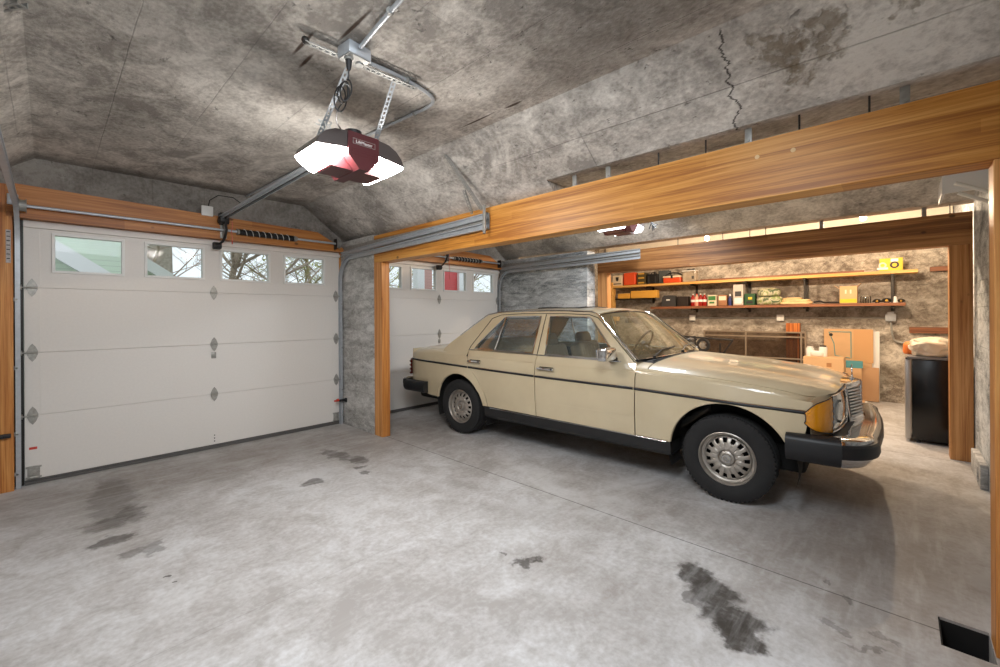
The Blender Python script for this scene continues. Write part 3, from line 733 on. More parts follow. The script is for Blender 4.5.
# small photo-eye sensors by the tracks
red = plain('red plastic', srgb(205, 60, 36), .4)
def sensor(x, y, z, s, label):
    o = thing('sensor', (x, y, z), label, 'sensor')
    b = MB(); b.span((x-.05, y-.01, z-.012), (x+.05, y+.02, z+.012), .004); b.box((x+s*.03, y-.02, z), (.03, .04, .05), .004); b.box((x-s*.02, y-.025, z+.005), (.025, .025, .03), .004); b.build('arm', M['black'], o)
    b = MB(); b.box((x-s*.075, y-.01, z+.012), (.03, .03, .03), .006); b.build('lens_cap', red if s > 0 else M['dullgalv'], o)
sensor(2.575-.035, 5.10, .31, 1, 'black sensor with red cap low beside the pier')
b = MB(); b.span((-.42, 5.06, .43), (-.20, 5.098, .46), .004); b.span((-.36, 5.05, .44), (-.26, 5.09, .475), .004); b.cyl((-.25, 5.05, .445), (-.25, 5.03, .445), .008); b.cyl((-.33, 5.055, .445), (-.33, 5.03, .445), .008)
o = b.build('sensor_bracket', M['black']); tagset(o, 'black bracket on the timber post at far left', 'bracket')

# ------------------------------------------------------------------ white rack near the ceiling of the second bay
rk = thing('ceiling_rack', (5.0, -.35, 2.4), 'white overhead rack with angled bars near the ceiling at right', 'rack')
b = MB(); A, B_ = at_x(943, 176, 4.8), at_x(941, 194, 4.8)
b.span((4.80, -.485, 2.295), (4.815, -.245, 2.435)); b.span((4.815, -.485, 2.42), (5.25, -.245, 2.435)); b.span((4.815, -.26, 2.295), (5.25, -.245, 2.42)); b.build('panel', plain('white enamel', srgb(232, 234, 236), .4), rk, smooth=False)
b = MB()
for (p, q) in (((955, 183), (990, 192)), ((958, 193), (990, 202))):
    u, v = at_x(*p, 4.72), at_x(*q, 4.72); b.cyl(u, v, .014, n=10)
b.build('bar', M['white'], rk)
b = MB(); b.cyl((4.9, -.42, 2.4), (4.9, -.42, 2.70), .012); b.cyl((5.1, -.42, 2.4), (5.1, -.42, 2.70), .012); b.build('hanger', M['white'], rk)

# ------------------------------------------------------------------ alcove: shelves and what stands on them
SX = 8.45
def shelf(name, x0, x1, y0, y1, ztop, th, mat, label):
    t = thing(name, ((x0+x1)/2, (y0+y1)/2, ztop-th), label, 'shelf')
    b = MB(); b.span((x0, y0, ztop-th), (x1, y1, ztop), .003); b.build('board', mat, t, smooth=False); return t
ZU, ZL = 1.985, 1.515
s1 = shelf('wall_shelf', SX, 8.799, -.19, 4.56, ZU, .045, M['pine'], 'long pine upper shelf on the alcove wall')
s2 = shelf('wall_shelf', SX, 8.799, -.06, 3.72, ZL, .045, M['redwood'], 'long reddish lower shelf on the alcove wall')
s3 = shelf('wall_shelf', SX+.02, 8.799, 3.85, 4.52, 1.70, .022, M['steeldk'], 'short dark shelf at the left under the pine shelf')
for y in (.08, 1.14, 2.0, 2.92, 3.8):
    b = MB(); b.span((8.775, y-.02, ZL-.12 if y < 3.7 else 1.6), (8.798, y+.02, ZU-.045)); b.span((SX+.03, y-.018, ZU-.075), (8.78, y+.018, ZU-.046)); b.build('bracket', M['steeldk'], s1, smooth=False)
    if y < 3.6:
        b = MB(); b.span((SX+.03, y-.018, ZL-.075), (8.774, y+.018, ZL-.046)); b.build('bracket', M['steeldk'], s2, smooth=False)
for y in (.08, 1.14):   # uprights at the shelf front edge
    b = MB(); b.span((SX+.06, y-.012, ZL+.001), (SX+.09, y+.012, ZU-.0755)); b.build('upright', M['steeldk'], s1, smooth=False)
# timber side stand at the left
b = MB(); b.span((8.42, 4.57, 0), (8.60, 4.66, 2.06), .003); b.span((8.44, 4.46, 1.22), (8.56, 4.56, 1.50), .004, 1); o = b.build('timber_stand', M['pine'], smooth=False); tagset(o, 'yellow pine upright board at the left end of the shelves', 'board')
b = MB(); b.span((8.50, .43, ZU+.001), (8.60, 2.85, ZU+.014)); b.span((8.61, .40, ZU+.001), (8.64, 2.80, ZU+.042)); o = b.build('timber_batten', M['redwood'], smooth=False); tagset(o, 'long thin brown batten lying on the pine upper shelf', 'batten')

def yrange(p0, p1, X=SX+.04): return at_x(p1, 290, X).y, at_x(p0, 290, X).y
def zof(px_, py_, X=SX+.04): return at_x(px_, py_, X).z
def boxitem(name, p0, p1, top, base, mat, label, cat, dep=.16, bev=.006, group=None, x=SX+.04, fn=None):
    y0, y1 = yrange(p0, p1, x); zt = zof((p0+p1)/2, top, x)
    t = thing(name, (x+dep/2, (y0+y1)/2, base+.001), label, cat, group)
    b = MB(); b.span((x, y0, base+.001), (x+dep, y1, zt), bev); b.build('body', mat, t, smooth=False)
    if fn: fn(t, x, y0, y1, base+.001, zt)
    return t
def patch(t, name, mat, x, y0, y1, z0, z1, th=.003):
    b = MB(); b.span((x-th, y0, z0), (x-.0003, y1, z1)); return b.build(name, mat, t, smooth=False)
def col(n, *c, r=.55): return plain(n, srgb(*c), r)
cream = col('cream card', 232, 216, 190); orange = col('orange plastic', 228, 84, 40, r=.4); dkgrey = col('charcoal plastic', 58, 58, 60); gold = col('brass gold', 206, 160, 62)
def f_white(t, x, y0, y1, z0, z1):
    m = (y0+y1)/2; patch(t, 'band', M['steeldk'], x, y0+.02, y1-.02, z0+.03, z0+.05)
    b = MB(); b.prism([(-.035, .045), (.035, .045), (.03, -.02), (0, -.05), (-.03, -.02)], .003, T(x-.003, m, (z0+z1)/2+.03) @ RZ(-PI/2) @ RX(PI/2) ); b.build('emblem', M['steeldk'], t, smooth=False)
boxitem('carton', 612.5, 622, 275.5, ZU, cream, 'cream box with a dark emblem at the left end of the pine shelf', 'box', fn=f_white)
def f_oj(t, x, y0, y1, z0, z1):
    b = MB(); b.tube([(x+.05, y0+.06, z1), (x+.05, y0+.07, z1+.035), (x+.05, y1-.07, z1+.035), (x+.05, y1-.06, z1)], .012, 8); b.build('handle', orange, t)
boxitem('storage_case', 623, 635.5, 272.5, ZU, orange, 'tall orange plastic case on the pine shelf', 'case', bev=.03)
def f_lant(t, x, y0, y1, z0, z1):
    for z in (z0+.02, z0+(z1-z0)*.5, z1-.03): patch(t, 'brass_band', gold, x, y0+.03, y1-.03, z, z+.03, .01)
boxitem('brass_trimmed_case', 637, 645.5, 273, ZU, col('olive drab', 72, 64, 40), 'small dark case with gold bands beside the orange case', 'case', fn=f_lant)
def f_case(t, x, y0, y1, z0, z1):
    b = MB(); b.tube([(x+.05, y0+.07, z1-.005), (x+.05, y0+.08, z1+.03), (x+.05, y1-.08, z1+.03), (x+.05, y1-.07, z1-.005)], .01, 8); b.build('handle', M['black'], t)
    patch(t, 'rib', dkgrey, x, y0+.03, y0+.05, z0+.02, z1-.04, .008); patch(t, 'rib', dkgrey, x, y1-.05, y1-.03, z0+.02, z1-.04, .008)
    b = MB(); b.cyl((x+.08, (y0+y1)/2-.03, z1), (x+.08, (y0+y1)/2-.03, z1+.05), .03, n=12); b.build('cap', M['black'], t)
boxitem('battery_case', 647, 657.3, 274, ZU, M['black'], 'black battery case with handle on the pine shelf', 'case', fn=f_case)
boxitem('fabric_bag', 658, 668.5, 270.5, ZU, col('slate fabric', 80, 86, 88, r=.9), 'slate grey upright bag behind the red cooler', 'bag', x=SX+.12, bev=.02)
def f_cool(t, x, y0, y1, z0, z1):
    b = MB(); b.span((x-.01, y0-.005, z1-.001), (x+.19, y1+.005, z1+.035), .012); b.build('lid', cream, t)
    pts = [(x+.09, y0+.01, z1-.02)]+[(x+.09, (y0+y1)/2-(y1-y0)*.46*math.cos(PI*k/10), z1+.03+.07*math.sin(PI*k/10)) for k in range(11)]+[(x+.09, y1-.01, z1-.02)]
    b = MB(); b.tube(pts, .014, 8); b.build('handle', M['black'], t)
    patch(t, 'latch', M['black'], x, (y0+y1)/2-.025, (y0+y1)/2+.015, z0+.09, z0+.15, .012)
boxitem('cool_box', 663, 680.5, 277.5, ZU, orange, 'small red orange cooler with cream lid and dark handle', 'cooler', fn=f_cool, bev=.02)
clear = glass('clear plastic', (.86, .82, .76, 1), .8, .15, .45, srgb(236, 220, 196))
def f_bin(t, x, y0, y1, z0, z1):
    random.seed(4)
    b = MB()
    for k in range(5): b.box((x+.06+.015*k, y0+.05+(y1-y0-.1)*k/4, z1+.015), (.05, .035, .05), .008, RX(k).to_3x3())
    b.build('contents', M['black'], t)
    b = MB(); b.span((x-.008, y0-.008, z1-.012), (x+.168, y0+.004, z1+.004)); b.span((x-.008, y1-.004, z1-.012), (x+.168, y1+.008, z1+.004)); b.span((x-.008, y0, z1-.012), (x+.004, y1, z1+.004)); b.build('rim', M['white'], t, smooth=False)
    patch(t, 'label', dkgrey, x, y0+.03, y0+.07, z0+.05, z0+.11)
boxitem('storage_tub', 682.5, 695.5, 270.5, ZU, clear, 'translucent white tub with black bits on the pine shelf', 'tub', fn=f_bin, bev=.012)
yel = col('yellow card', 232, 192, 50); 
def f_yel(t, x, y0, y1, z0, z1):
    for (yy, rr) in ((y0+.09, .05), (y0+.22, .045)):
        b = MB(); b.lathe([(rr*.55, 0), (rr, 0), (rr, .004), (rr*.55, .004)], 24, T(x-.003, yy, (z0+z1)/2-.01) @ RY(PI/2), close=True); b.build('printed_ring', M['black'] if yy < y0+.1 else cream, t)
    patch(t, 'white_print', M['white'], x, y0+.16, y0+.28, z0+.02, z0+.05)
    patch(t, 'white_print', M['white'], x, y0+.05, y0+.13, z0+.13, z1-.01, .002)
boxitem('printed_carton', 879.5, 903, 258, ZU, yel, 'yellow box printed with round shapes at the right end of the pine shelf', 'box', fn=f_yel, bev=.003, dep=.2)
# short shelf: long yellow boxes
for (a, c, tp, lb) in ((617.6, 629.5, 293.5, 'short yellow box at the left on the short dark shelf'), (630.5, 656.5, 290.5, 'long yellow box at the right on the short dark shelf')):
    boxitem('long_carton', a, c, tp, 1.70, col('amber card', 224, 168, 70), lb, 'box', bev=.01, dep=.14)
# lower shelf, from the left
def f_gc(t, x, y0, y1, z0, z1): patch(t, 'badge', M['white'], x, (y0+y1)/2-.03, (y0+y1)/2+.04, z0+.12, z0+.145)
y0, y1 = yrange(661, 675.5); zt = zof(668, 295.5)
t = thing('tool_case', (SX+.1, (y0+y1)/2, ZL+.001), 'dark grey tapered tool case at the left end of the lower shelf', 'case')
b = MB(); b.prism([(0, 0), (y1-y0, 0), (y1-y0-.02, zt-ZL-.04), (y1-y0-.06, zt-ZL), (.05, zt-ZL), (.015, zt-ZL-.04)], .16, T(SX+.04, y0, ZL+.001) @ RZ(PI/2) @ RX(PI/2)); b.build('body', dkgrey, t, ang=30); f_gc(t, SX+.04, y0, y1, ZL, zt)
boxitem('storage_bin', 677, 687.5, 296.5, ZL, col('black brown bin', 40, 32, 28), 'low black bin beside the grey tool case', 'bin')
cola = NT('dark red drink'); cola.b.inputs['Base Color'].default_value = srgb(150, 26, 20); cola.b.inputs['Roughness'].default_value = .15
pinkb = plain('pale pink bottle', srgb(226, 160, 140), .2)
def bottle(y, mat, capm, lb, grp, x=SX+.09, h=.235, r=.042):
    t = thing('bottle', (x, y, ZL+.001), lb, 'bottle', grp)
    b = MB(); b.lathe([(0, 0), (r*.9, 0), (r, .012), (r, h*.32), (r*.9, h*.42), (r, h*.55), (r*.95, h*.66), (r*.35, h*.88), (r*.32, h*.94)], 20, T(x, y, ZL+.001)); b.build('body', mat, t)
    b = MB(); b.cyl((x, y, ZL+h*.93), (x, y, ZL+h), r*.36, n=14); b.build('cap', capm, t)
    b = MB(); b.cyl((x, y, ZL+h*.34), (x, y, ZL+h*.52), r*1.01, n=20, cap=False); b.build('label', M['white'], t)
ya, yb = yrange(689.5, 706)
names = ['first', 'second', 'third', 'fourth']
for i in range(4):
    bottle(yb-.045-i*(yb-ya-.09)/3, cola.m if i != 1 else pinkb, M['white'] if i != 1 else redlab, 'red bottle in the row at the left of the lower shelf' if i != 1 else 'pale pink bottle standing among the red bottles', 'red bottles on the lower shelf' if i != 1 else None)
green = col('leaf green', 56, 120, 62); brown = col('brown card', 160, 112, 78)
def f_band(m1, m2):
    def f(t, x, y0, y1, z0, z1):
        patch(t, 'printed_band', m1, x, y0+.01, y1-.01, z0+(z1-z0)*.5, z1-.02)
        patch(t, 'printed_label', m2, x, y0+.03, y1-.03, z0+(z1-z0)*.2, z0+(z1-z0)*.38)
    return f
boxitem('carton', 707.5, 716, 295, ZL, cream, 'white box with a green top band on the lower shelf', 'box', fn=f_band(green, green), dep=.12)
boxitem('carton', 718, 726.5, 295, ZL, brown, 'brown and cream box next to the green topped box', 'box', fn=f_band(cream, brown), dep=.12)
y0, y1 = yrange(727.8, 730.6)
t = thing('spray_bottle', (SX+.08, (y0+y1)/2, ZL+.001), 'slim blue and white bottle beside the tall grey carton', 'bottle')
b = MB(); b.lathe([(0, 0), (.026, 0), (.028, .01), (.028, .13), (.012, .16), (.012, .175)], 16, T(SX+.08, (y0+y1)/2, ZL+.001)); b.build('body', col('navy plastic', 40, 50, 110), t)
b = MB(); b.cyl((SX+.08, (y0+y1)/2, ZL+.172), (SX+.08, (y0+y1)/2, ZL+.21), .014, n=12); b.build('cap', M['white'], t)
def f_tall(t, x, y0, y1, z0, z1):
    patch(t, 'dark_print', dkgrey, x, y0+.03, y1-.03, z0+.16, z0+.25); patch(t, 'white_print', M['white'], x, y0+.02, y1-.02, z0+.03, z0+.13)
boxitem('carton', 733, 743, 284.5, ZL, col('grey card', 196, 186, 178), 'tall grey carton reaching almost to the pine shelf', 'carton', fn=f_tall)
def f_green(t, x, y0, y1, z0, z1):
    patch(t, 'yellow_print', yel, x, (y0+y1)/2-.04, (y0+y1)/2+.02, z0+.1, z0+.14); patch(t, 'black_print', M['black'], x, y0+.03, y1-.03, z0+.03, z0+.07)
boxitem('carton', 744.2, 754.5, 293.5, ZL, col('dark green card', 26, 74, 40), 'dark green box with yellow print beside the soil bag', 'box', fn=f_green)
def rough_lump(c, d, seed, sq=1.0, sub=3, amp=.12, flat=True):
    random.seed(seed)
    b = bmesh.new(); bmesh.ops.create_icosphere(b, subdivisions=sub, radius=1)
    from mathutils import noise as N
    for v in b.verts:
        p = v.co.copy(); n = N.noise(p*1.7+Vector((seed, 0, 0)))*amp+N.noise(p*4+Vector((0, seed, 0)))*amp*.5
        q = Vector([math.copysign(abs(a)**sq, a) for a in p])*(1+n)
        if flat: q.z = max(q.z, -.8)
        v.co = Vector((q.x*d[0]/2, q.y*d[1]/2, (q.z+.8)*d[2]/1.8))+Vector(c)
    return b
bagm = NT('printed soil bag'); wv = bagm.noise(bagm.coord(), 9, 3, .5, .5)
bagm.link(bagm.ramp(wv, [(.35, srgb(60, 80, 40)), (.45, srgb(190, 184, 160)), (.55, srgb(110, 130, 60)), (.65, srgb(206, 196, 170))]), bagm.b.inputs['Base Color'])
y0, y1 = yrange(755, 782)
for i, (zb, zt, yo, w_, lb) in enumerate(((ZL+.002, ZL+.15, 0, 1, 'lower printed bag of the two stacked on the lower shelf'), (ZL+.152, ZL+.29, .01, .86, 'upper printed bag lying on the other bag on the lower shelf'))):
    b = MB(); b._add(rough_lump((SX+.14, (y0+y1)/2+yo, zb), (.22, (y1-y0)*w_, (zt-zb)), 3+i, .6)); o = b.build('soil_bag', bagm.m, ang=80); tagset(o, lb, 'bag')
cloth = plain('folded canvas', srgb(232, 200, 150), .9, noise=.1, nscale=12)
ya, yb = yrange(779, 812)
o = thing('folded_canvas', (SX+.14, (ya+yb)/2, ZL), 'folded cream canvas lying on the lower shelf beside the bags', 'cloth')
for i, (k0, k1, zz, tk) in enumerate(((0, 1, .0, .05), (.06, .95, .045, .04), (.30, .9, .08, .035))):
    b = MB(); b._add(rough_lump((SX+.14, ya+(yb-ya)*(k0+k1)/2, ZL+.002+zz), (.2, (yb-ya)*(k1-k0), tk), 20+i, .5)); b.build('fold', cloth, o, ang=80)
b = MB(); b.tube(smoothpts([(SX+.1, yrange(812, 813)[0], ZL+.03), (SX+.08, yrange(818, 819)[0], ZL+.05), (SX+.12, yrange(822, 823)[0], ZL+.02), (SX+.07, yrange(828, 829)[0], ZL+.018), (SX+.1, yrange(838, 839)[0], ZL+.018)], 2), .014, 8)
o = b.build('hose', M['black']); tagset(o, 'black hose piece lying on the lower shelf left of the cardboard box', 'hose')
kraft = plain('kraft card', srgb(208, 170, 128), .8, noise=.05, nscale=6)
def f_kb(t, x, y0, y1, z0, z1):
    patch(t, 'tape', yel, x, y0+.004, y1-.004, z0+.01, z0+.07); 
    for q in (.32, .6): patch(t, 'print', cream, x, y0+(y1-y0)*q, y0+(y1-y0)*q+.02, z0+.15, z0+.21)
    b = MB(); b.box((x+.08, y0-.02, z1+.01), (.15, .07, .004), 0, RX(-.9).to_3x3()); b.box((x+.08, y1+.04, z1-.01), (.15, .09, .004), 0, RX(.7).to_3x3()); b.build('flap', kraft, t, smooth=False)
boxitem('cardboard_box', 839.5, 857, 286, ZL, kraft, 'open cardboard box with yellow base on the lower shelf', 'box', fn=f_kb, bev=.002)
jarm = glass('jar glass', (.93, .93, .9, 1), .9, .03)
ja, jb = yrange(859.5, 871)
for i in range(3):
    y = jb-.04-i*(jb-ja-.08)/2; b = MB(); b.lathe([(0, 0), (.035, 0), (.038, .01), (.038, .09), (.03, .105), (.033, .12)], 20, T(SX+.1, y, ZL+.001)); o = b.build('glass_jar', jarm); tagset(o, 'clear glass jar between the cardboard box and wire fixtures', 'jar', 'clear jars on the lower shelf')
def lampfix(p0, p1, lb, sd):
    ya, yb = yrange(p0, p1); m = (ya+yb)/2; w_ = (yb-ya)/2
    t = thing('wire_fixture', (SX+.12, m, ZL), lb, 'fixture'); b = MB()
    for k in range(3):
        rr = w_*(1-.2*k); pts = [(SX+.12+.04*(k-1), m+rr*math.cos(a*PI/8), ZL+.012+rr*.9*abs(math.sin(a*PI/8))) for a in range(9)]; b.tube(pts, .007, 6)
    b.cyl((SX+.12, m, ZL+.002), (SX+.12, m, ZL+.02), w_*.5, n=18); b.build('hoop', M['steeldk'], t)
    b = MB(); b.sph((SX+.09, m, ZL+w_*.55), w_*.30); b.cyl((SX+.09, m, ZL+w_*.6), (SX+.09, m, ZL+w_*1.15), w_*.08, n=8); b.build('bulb_cover', gold, t)
lampfix(872.5, 881, 'dark wire hoop fixture beside the clear jars', 1)
lampfix(881, 892, 'middle wire fixture with brass globe on the lower shelf', 2)
lampfix(897, 905, 'rightmost wire fixture at the end of the lower shelf', 3)
b = MB(); b.cyl((SX+.08, yrange(894, 895)[0], ZL+.001), (SX+.08, yrange(894, 895)[0], ZL+.07), .03, .02, n=16); b.sph((SX+.08, yrange(894, 895)[0], ZL+.075), .02); o = b.build('small_tin', M['white']); tagset(o, 'tiny pale tin between the wire fixtures on the lower shelf', 'tin')

# wall conduit with boxes
cw = thing('wall_conduit', (8.78, 2, 1.28), 'thin horizontal conduit with cover boxes along the alcove wall', 'conduit')
b = MB(); b.cyl((8.782, .12, 1.287), (8.782, 4.9, 1.287), .011, n=8); b.build('pipe', M['dullgalv'], cw)
for p in (692.7, 780.5):
    y = at_x(p, 318, 8.78).y; b = MB(); b.span((8.745, y-.055, 1.235), (8.798, y+.055, 1.345), .006); b.build('cover_box', M['white'], cw)
y = at_x(890.5, 319, 8.78).y
b = MB(); b.span((8.71, y-.06, 1.24), (8.798, y+.06, 1.35), .008); b.span((8.70, y-.04, 1.30), (8.72, y+.04, 1.38), .004); b.build('outlet_box', M['galv'], cw)
b = MB(); b.tube(smoothpts([(8.76, y+.0, 1.25), (8.76, y-.02, 1.0), (8.76, y-.05, .93), (8.75, y-.22, .90), (8.72, y-.45, .89)], 2), .012, 8); b.build('cable', M['dullgalv'], cw)
# recessed timber scraps in the wall at right
for (p0, p1, tp, bt, lb) in ((909, 949, 327, 333, 'long weathered wood batten on the wall above the fridge'), (930, 949, 267, 271.5, 'short wood batten on the wall above the fridge, near the beam')):
    y0, y1 = at_x(p1+8, 330, 8.76).y, at_x(p0, 330, 8.76).y
    b = MB(); b.span((8.74, y0, at_x(p0, bt, 8.76).z), (8.798, y1, at_x(p0, tp, 8.76).z), .004); o = b.build('wood_batten', M['redwood'], smooth=False); tagset(o, lb, 'batten')
# things leaning on the wall
y0, y1 = at_x(800.5, 330, 8.7).y, at_x(787, 330, 8.7).y
b = MB(); b.span((8.60, y0, .30), (8.72, y1, 1.20), .003); b.span((8.59, y0+.01, .30), (8.61, y0+.03, 1.19), .001); o = b.build('wooden_crate_board', wood('orange brown plank', srgb(140, 70, 26), srgb(190, 106, 46), srgb(214, 136, 66), 2, None, knots=False), smooth=False); tagset(o, 'upright orange brown wooden board behind the mesh panel', 'board')
scr = thing('mesh_panel', (8.6, 1.6, 0), 'dark framed screen panel leaning on the alcove wall', 'screen')
ya, yb = at_x(806, 340, 8.6).y, at_x(704, 340, 8.6).y
zt, zm, zb = 1.045, .60, .02
b = MB()
for z in (zt, .965, zm, zb): b.span((8.56, ya, z-.012), (8.585, yb, z+.012))
for y in (ya, ya+(yb-ya)*.55, yb-.02, ya+.06): b.span((8.556, y-.010, zb), (8.584, y+.014, zt))
b.build('frame', plain('bare grey metal', srgb(150, 136, 120), .5, .5), scr, smooth=False)
b = MB(); b.span((8.588, ya, zb), (8.592, yb, zt)); b.build('mesh_sheet', glass('dark mesh', (.62, .58, .54, 1), .1, .3, .18, srgb(120, 100, 86)), scr, smooth=False)
# cardboard with taped pattern
tealm = col('teal tape', 96, 158, 160)
cb = thing('cardboard_sheet', (8.7, .6, 0), 'large flat cardboard sheet with teal outline leaning on the wall', 'cardboard')
def wy(p): return at_x(p, 340, 8.72).y
def wz(q): return at_x(850, q, 8.72).z
b = MB(); b.span((8.70, wy(872), .005), (8.715, wy(824), wz(329)), .002); b.build('sheet', kraft, cb, smooth=False)
b = MB()
for (a, c) in (((851, 332), (851, 358)), ((830, 332), (851, 332)), ((829, 332), (834, 344)), ((834, 344), (835, 356)), ((835, 356), (850, 358)), ):
    pa, pb = Vector((8.698, wy(a[0]), wz(a[1]))), Vector((8.698, wy(c[0]), wz(c[1]))); b.cyl(pa, pb, .006, n=6)
b.build('taped_outline', tealm, cb)
b = MB(); b.cyl((8.698, wy(868.5), wz(341)), (8.698, wy(868.5), wz(356)), .005, n=6); b.sph((8.697, wy(868.5), wz(340)), .02, (.3, 1, 1)); b.sph((8.697, wy(831), wz(335)), .025, (.3, 1, 1)); b.build('dark_mark', M['steeldk'], cb)
b = MB(); b.span((8.69, wy(873.3), wz(362)), (8.699, wy(853.5), wz(329.5))); b.build('side_flap', plain('kraft card pale', srgb(206, 160, 112), .8), cb, smooth=False)
b = MB(); b.span((8.72, wy(879.5), .005), (8.735, wy(861), wz(331)), .002); o = b.build('white_board', M['white'], smooth=False); tagset(o, 'white sheet showing behind the right edge of the cardboard', 'sheet')
b = MB(); b.span((8.64, wy(879), .01), (8.68, wy(848), wz(366)), .003); o = b.build('folded_cardboard', plain('kraft card darker', srgb(188, 148, 110), .8), smooth=False); tagset(o, 'folded cardboard panel standing on the floor below the white sheet', 'cardboard')
b = MB(); b.span((8.60, wy(863), wz(367)), (8.635, wy(842), wz(360)), .002); o = b.build('teal_board', plain('teal foam', srgb(84, 150, 160), .7), smooth=False); tagset(o, 'small teal block behind the long cardboard box', 'block')
b = MB(); b.span((8.60, wy(862), .01), (8.63, wy(842.5), wz(367.2)), .002); o = b.build('board_offcut', kraft, smooth=False); tagset(o, 'plain board under the teal block behind the car nose', 'board')
bxx = thing('cardboard_box', (8.2, .8, 0), 'closed long cardboard box standing behind the car hood', 'box')
A = at_x(803, 357, 8.0).y; Bq = at_x(843.5, 360, 8.0).y
b = MB(); b.span((8.0, Bq, .01), (8.35, A, .70), .003); b.build('carton', kraft, bxx, smooth=False)
b = MB(); b.span((7.9985, Bq+.14, .56), (7.9995, Bq+.20, .62)); b.build('print', col('faded print', 170, 120, 76), bxx, smooth=False)
for i, (p, hh, lb) in enumerate(((810, .13, 'white crumpled paper cup on the long cardboard box'), (823, .15, 'dark capped white canister on the long cardboard box'))):
    y = at_x(p, 350, 8.15).y; t = thing('canister' if i else 'paper_cup', (8.15, y, .701), lb, 'canister' if i else 'cup')
    b = MB(); b.lathe([(0, 0), (.05, 0), (.055, hh*.8), (.05, hh)], 20, T(8.15, y, .701)); b.build('body', M['white'], t)
    b = MB(); b.cyl((8.15, y, .701+hh), (8.15, y, .72+hh), .04, n=18); b.build('lid', M['black'] if i else M['white'], t)
b = MB(); b._add(rough_lump((8.12, at_x(817, 355, 8.12).y, .701), (.10, .16, .09), 9, .6)); o = b.build('crumpled_bag', plain('white film', srgb(226, 222, 218), .5), ang=80); tagset(o, 'crumpled white bag lying on the long cardboard box', 'bag')
# wheeled machine behind the hood
mw = thing('handcart', (7.6, 2.4, 0), 'black tubular handcart with small wheels behind the car hood', 'cart')
def ax(p, q, X=7.6): return at_x(p, q, X)
b = MB()
for poly in ([(680, 336), (692, 337), (733, 340)], [(733, 340), (724, 352), (720, 357)], [(685, 338), (694, 348), (700, 352)], [(720, 343), (720, 356)], [(692, 337), (697, 340)], [(700, 352), (730, 358)]):
    b.tube([ax(*q) for q in poly], .014, 8)
b.tube([ax(733, 340)+Vector((0, .0, 0)), ax(724, 352)+Vector((.0, 0, 0)), (7.6, ax(724, 352).y, .0)], .012, 8)
b.tube([ax(690, 337)+Vector((.25, 0, 0)), (7.85, ax(690, 337).y, 0.0)], .012, 8); b.tube([ax(690, 337), ax(690, 337)+Vector((.25, 0, 0))], .012, 8)
b.build('tube_frame', M['black'], mw)
for (p, q) in ((703, 345), (688, 344)):
    c = ax(p, q); b = MB(); b.lathe([(.07, -.02), (.10, -.025), (.115, 0), (.10, .025), (.07, .02)], 28, T(*c) @ RY(PI/2), close=True); w = b.build('wheel', M['rubber'], mw)
    b = MB(); b.cyl(c+Vector((-.02, 0, 0)), c+Vector((.02, 0, 0)), .03, n=14)
    for k in range(5): b.box(c+Vector((0, .045*math.cos(k*1.257), .045*math.sin(k*1.257))), (.012, .09, .014), 0, RX(k*1.257).to_3x3())
    b.build('spoke_hub', M['dullgalv'], w)

# mini fridge with things on top
fr = thing('mini_fridge', (6.5, -.27, 0), 'black mini fridge with silver door edge beside the timber post', 'fridge')
fy0, fy1 = -.50, -.035
b = MB(); b.span((6.25, fy0, .03), (6.72, fy1-.055, .875), .008); b.build('cabinet', M['blackgloss'], fr)
b = MB(); b.span((6.25, fy1-.048, .035), (6.72, fy1, .872), .01); b.build('door', plain('brushed silver', srgb(176, 174, 172), .3, .6), fr)
b = MB(); b.span((6.245, fy0-.005, .877), (6.725, fy1-.02, .905), .008); b.build('worktop', plain('grey plastic top', srgb(120, 120, 122), .4), fr)
b = MB()
for x in (6.28, 6.69):
    for y in (fy0+.04, fy1-.1): b.cyl((x, y, 0), (x, y, .032), .018, n=12)
b.build('foot', M['black'], fr)
b = MB(); b.span((6.255, fy1-.045, .872), (6.30, fy1-.005, .890), .004); b.build('door_hinge', M['black'], fr)
film = NT('crumpled plastic bag'); film.b.inputs['Base Color'].default_value = srgb(238, 222, 200); film.b.inputs['Roughness'].default_value = .35; film.b.inputs['Transmission Weight'].default_value = .15
b = MB()
bb = rough_lump((6.42, -.24, .907), (.34, .36, .19), 33, .9, 4, .25); b._add(bb)
o = b.build('plastic_bag', film.m, ang=25); tagset(o, 'crumpled pale plastic bag on top of the mini fridge', 'bag')
b = MB(); b._add(rough_lump((6.60, -.10, .907), (.16, .16, .14), 12, .7, 3, .1)); o = b.build('orange_pouch', col('orange cloth', 226, 120, 50), ang=60); tagset(o, 'orange pouch behind the plastic bag on the mini fridge', 'pouch')

# ------------------------------------------------------------------ lamps in the alcove
def bulb(p, lb):
    t = thing('light_bulb', p, lb, 'lamp')
    b = MB(); b.sph(p, .032); b.build('globe', plain('lit bulb', srgb(255, 230, 190), .3, emit=((1, .80, .55, 1), 120)), t)
    b = MB(); b.cyl(Vector(p)+Vector((0, 0, .03)), Vector(p)+Vector((0, 0, .09)), .022, n=14); b.cyl(Vector(p)+Vector((0, 0, .088)), Vector(p)+Vector((0, 0, .12)), .05, n=20); b.cyl(Vector(p)+Vector((0, 0, .12)), (p[0], p[1], 2.92), .008, n=8); b.build('socket', M['white'], t)
    l = bpy.data.lights.new('bulb_light', 'POINT'); l.energy = LAMP_W; l.color = (1, .76, .52); l.shadow_soft_size = .04
    lo = bpy.data.objects.new('bulb_light', l); C.objects.link(lo); lo.parent = t; lo.location = (0, 0, -.05)
LAMP_W = 120
bulb(at_x(707, 238.3, 6.75), 'left glowing bare bulb above the brown alcove beam')
bulb(at_x(863, 218, 6.75), 'right glowing bare bulb above the brown alcove beam')

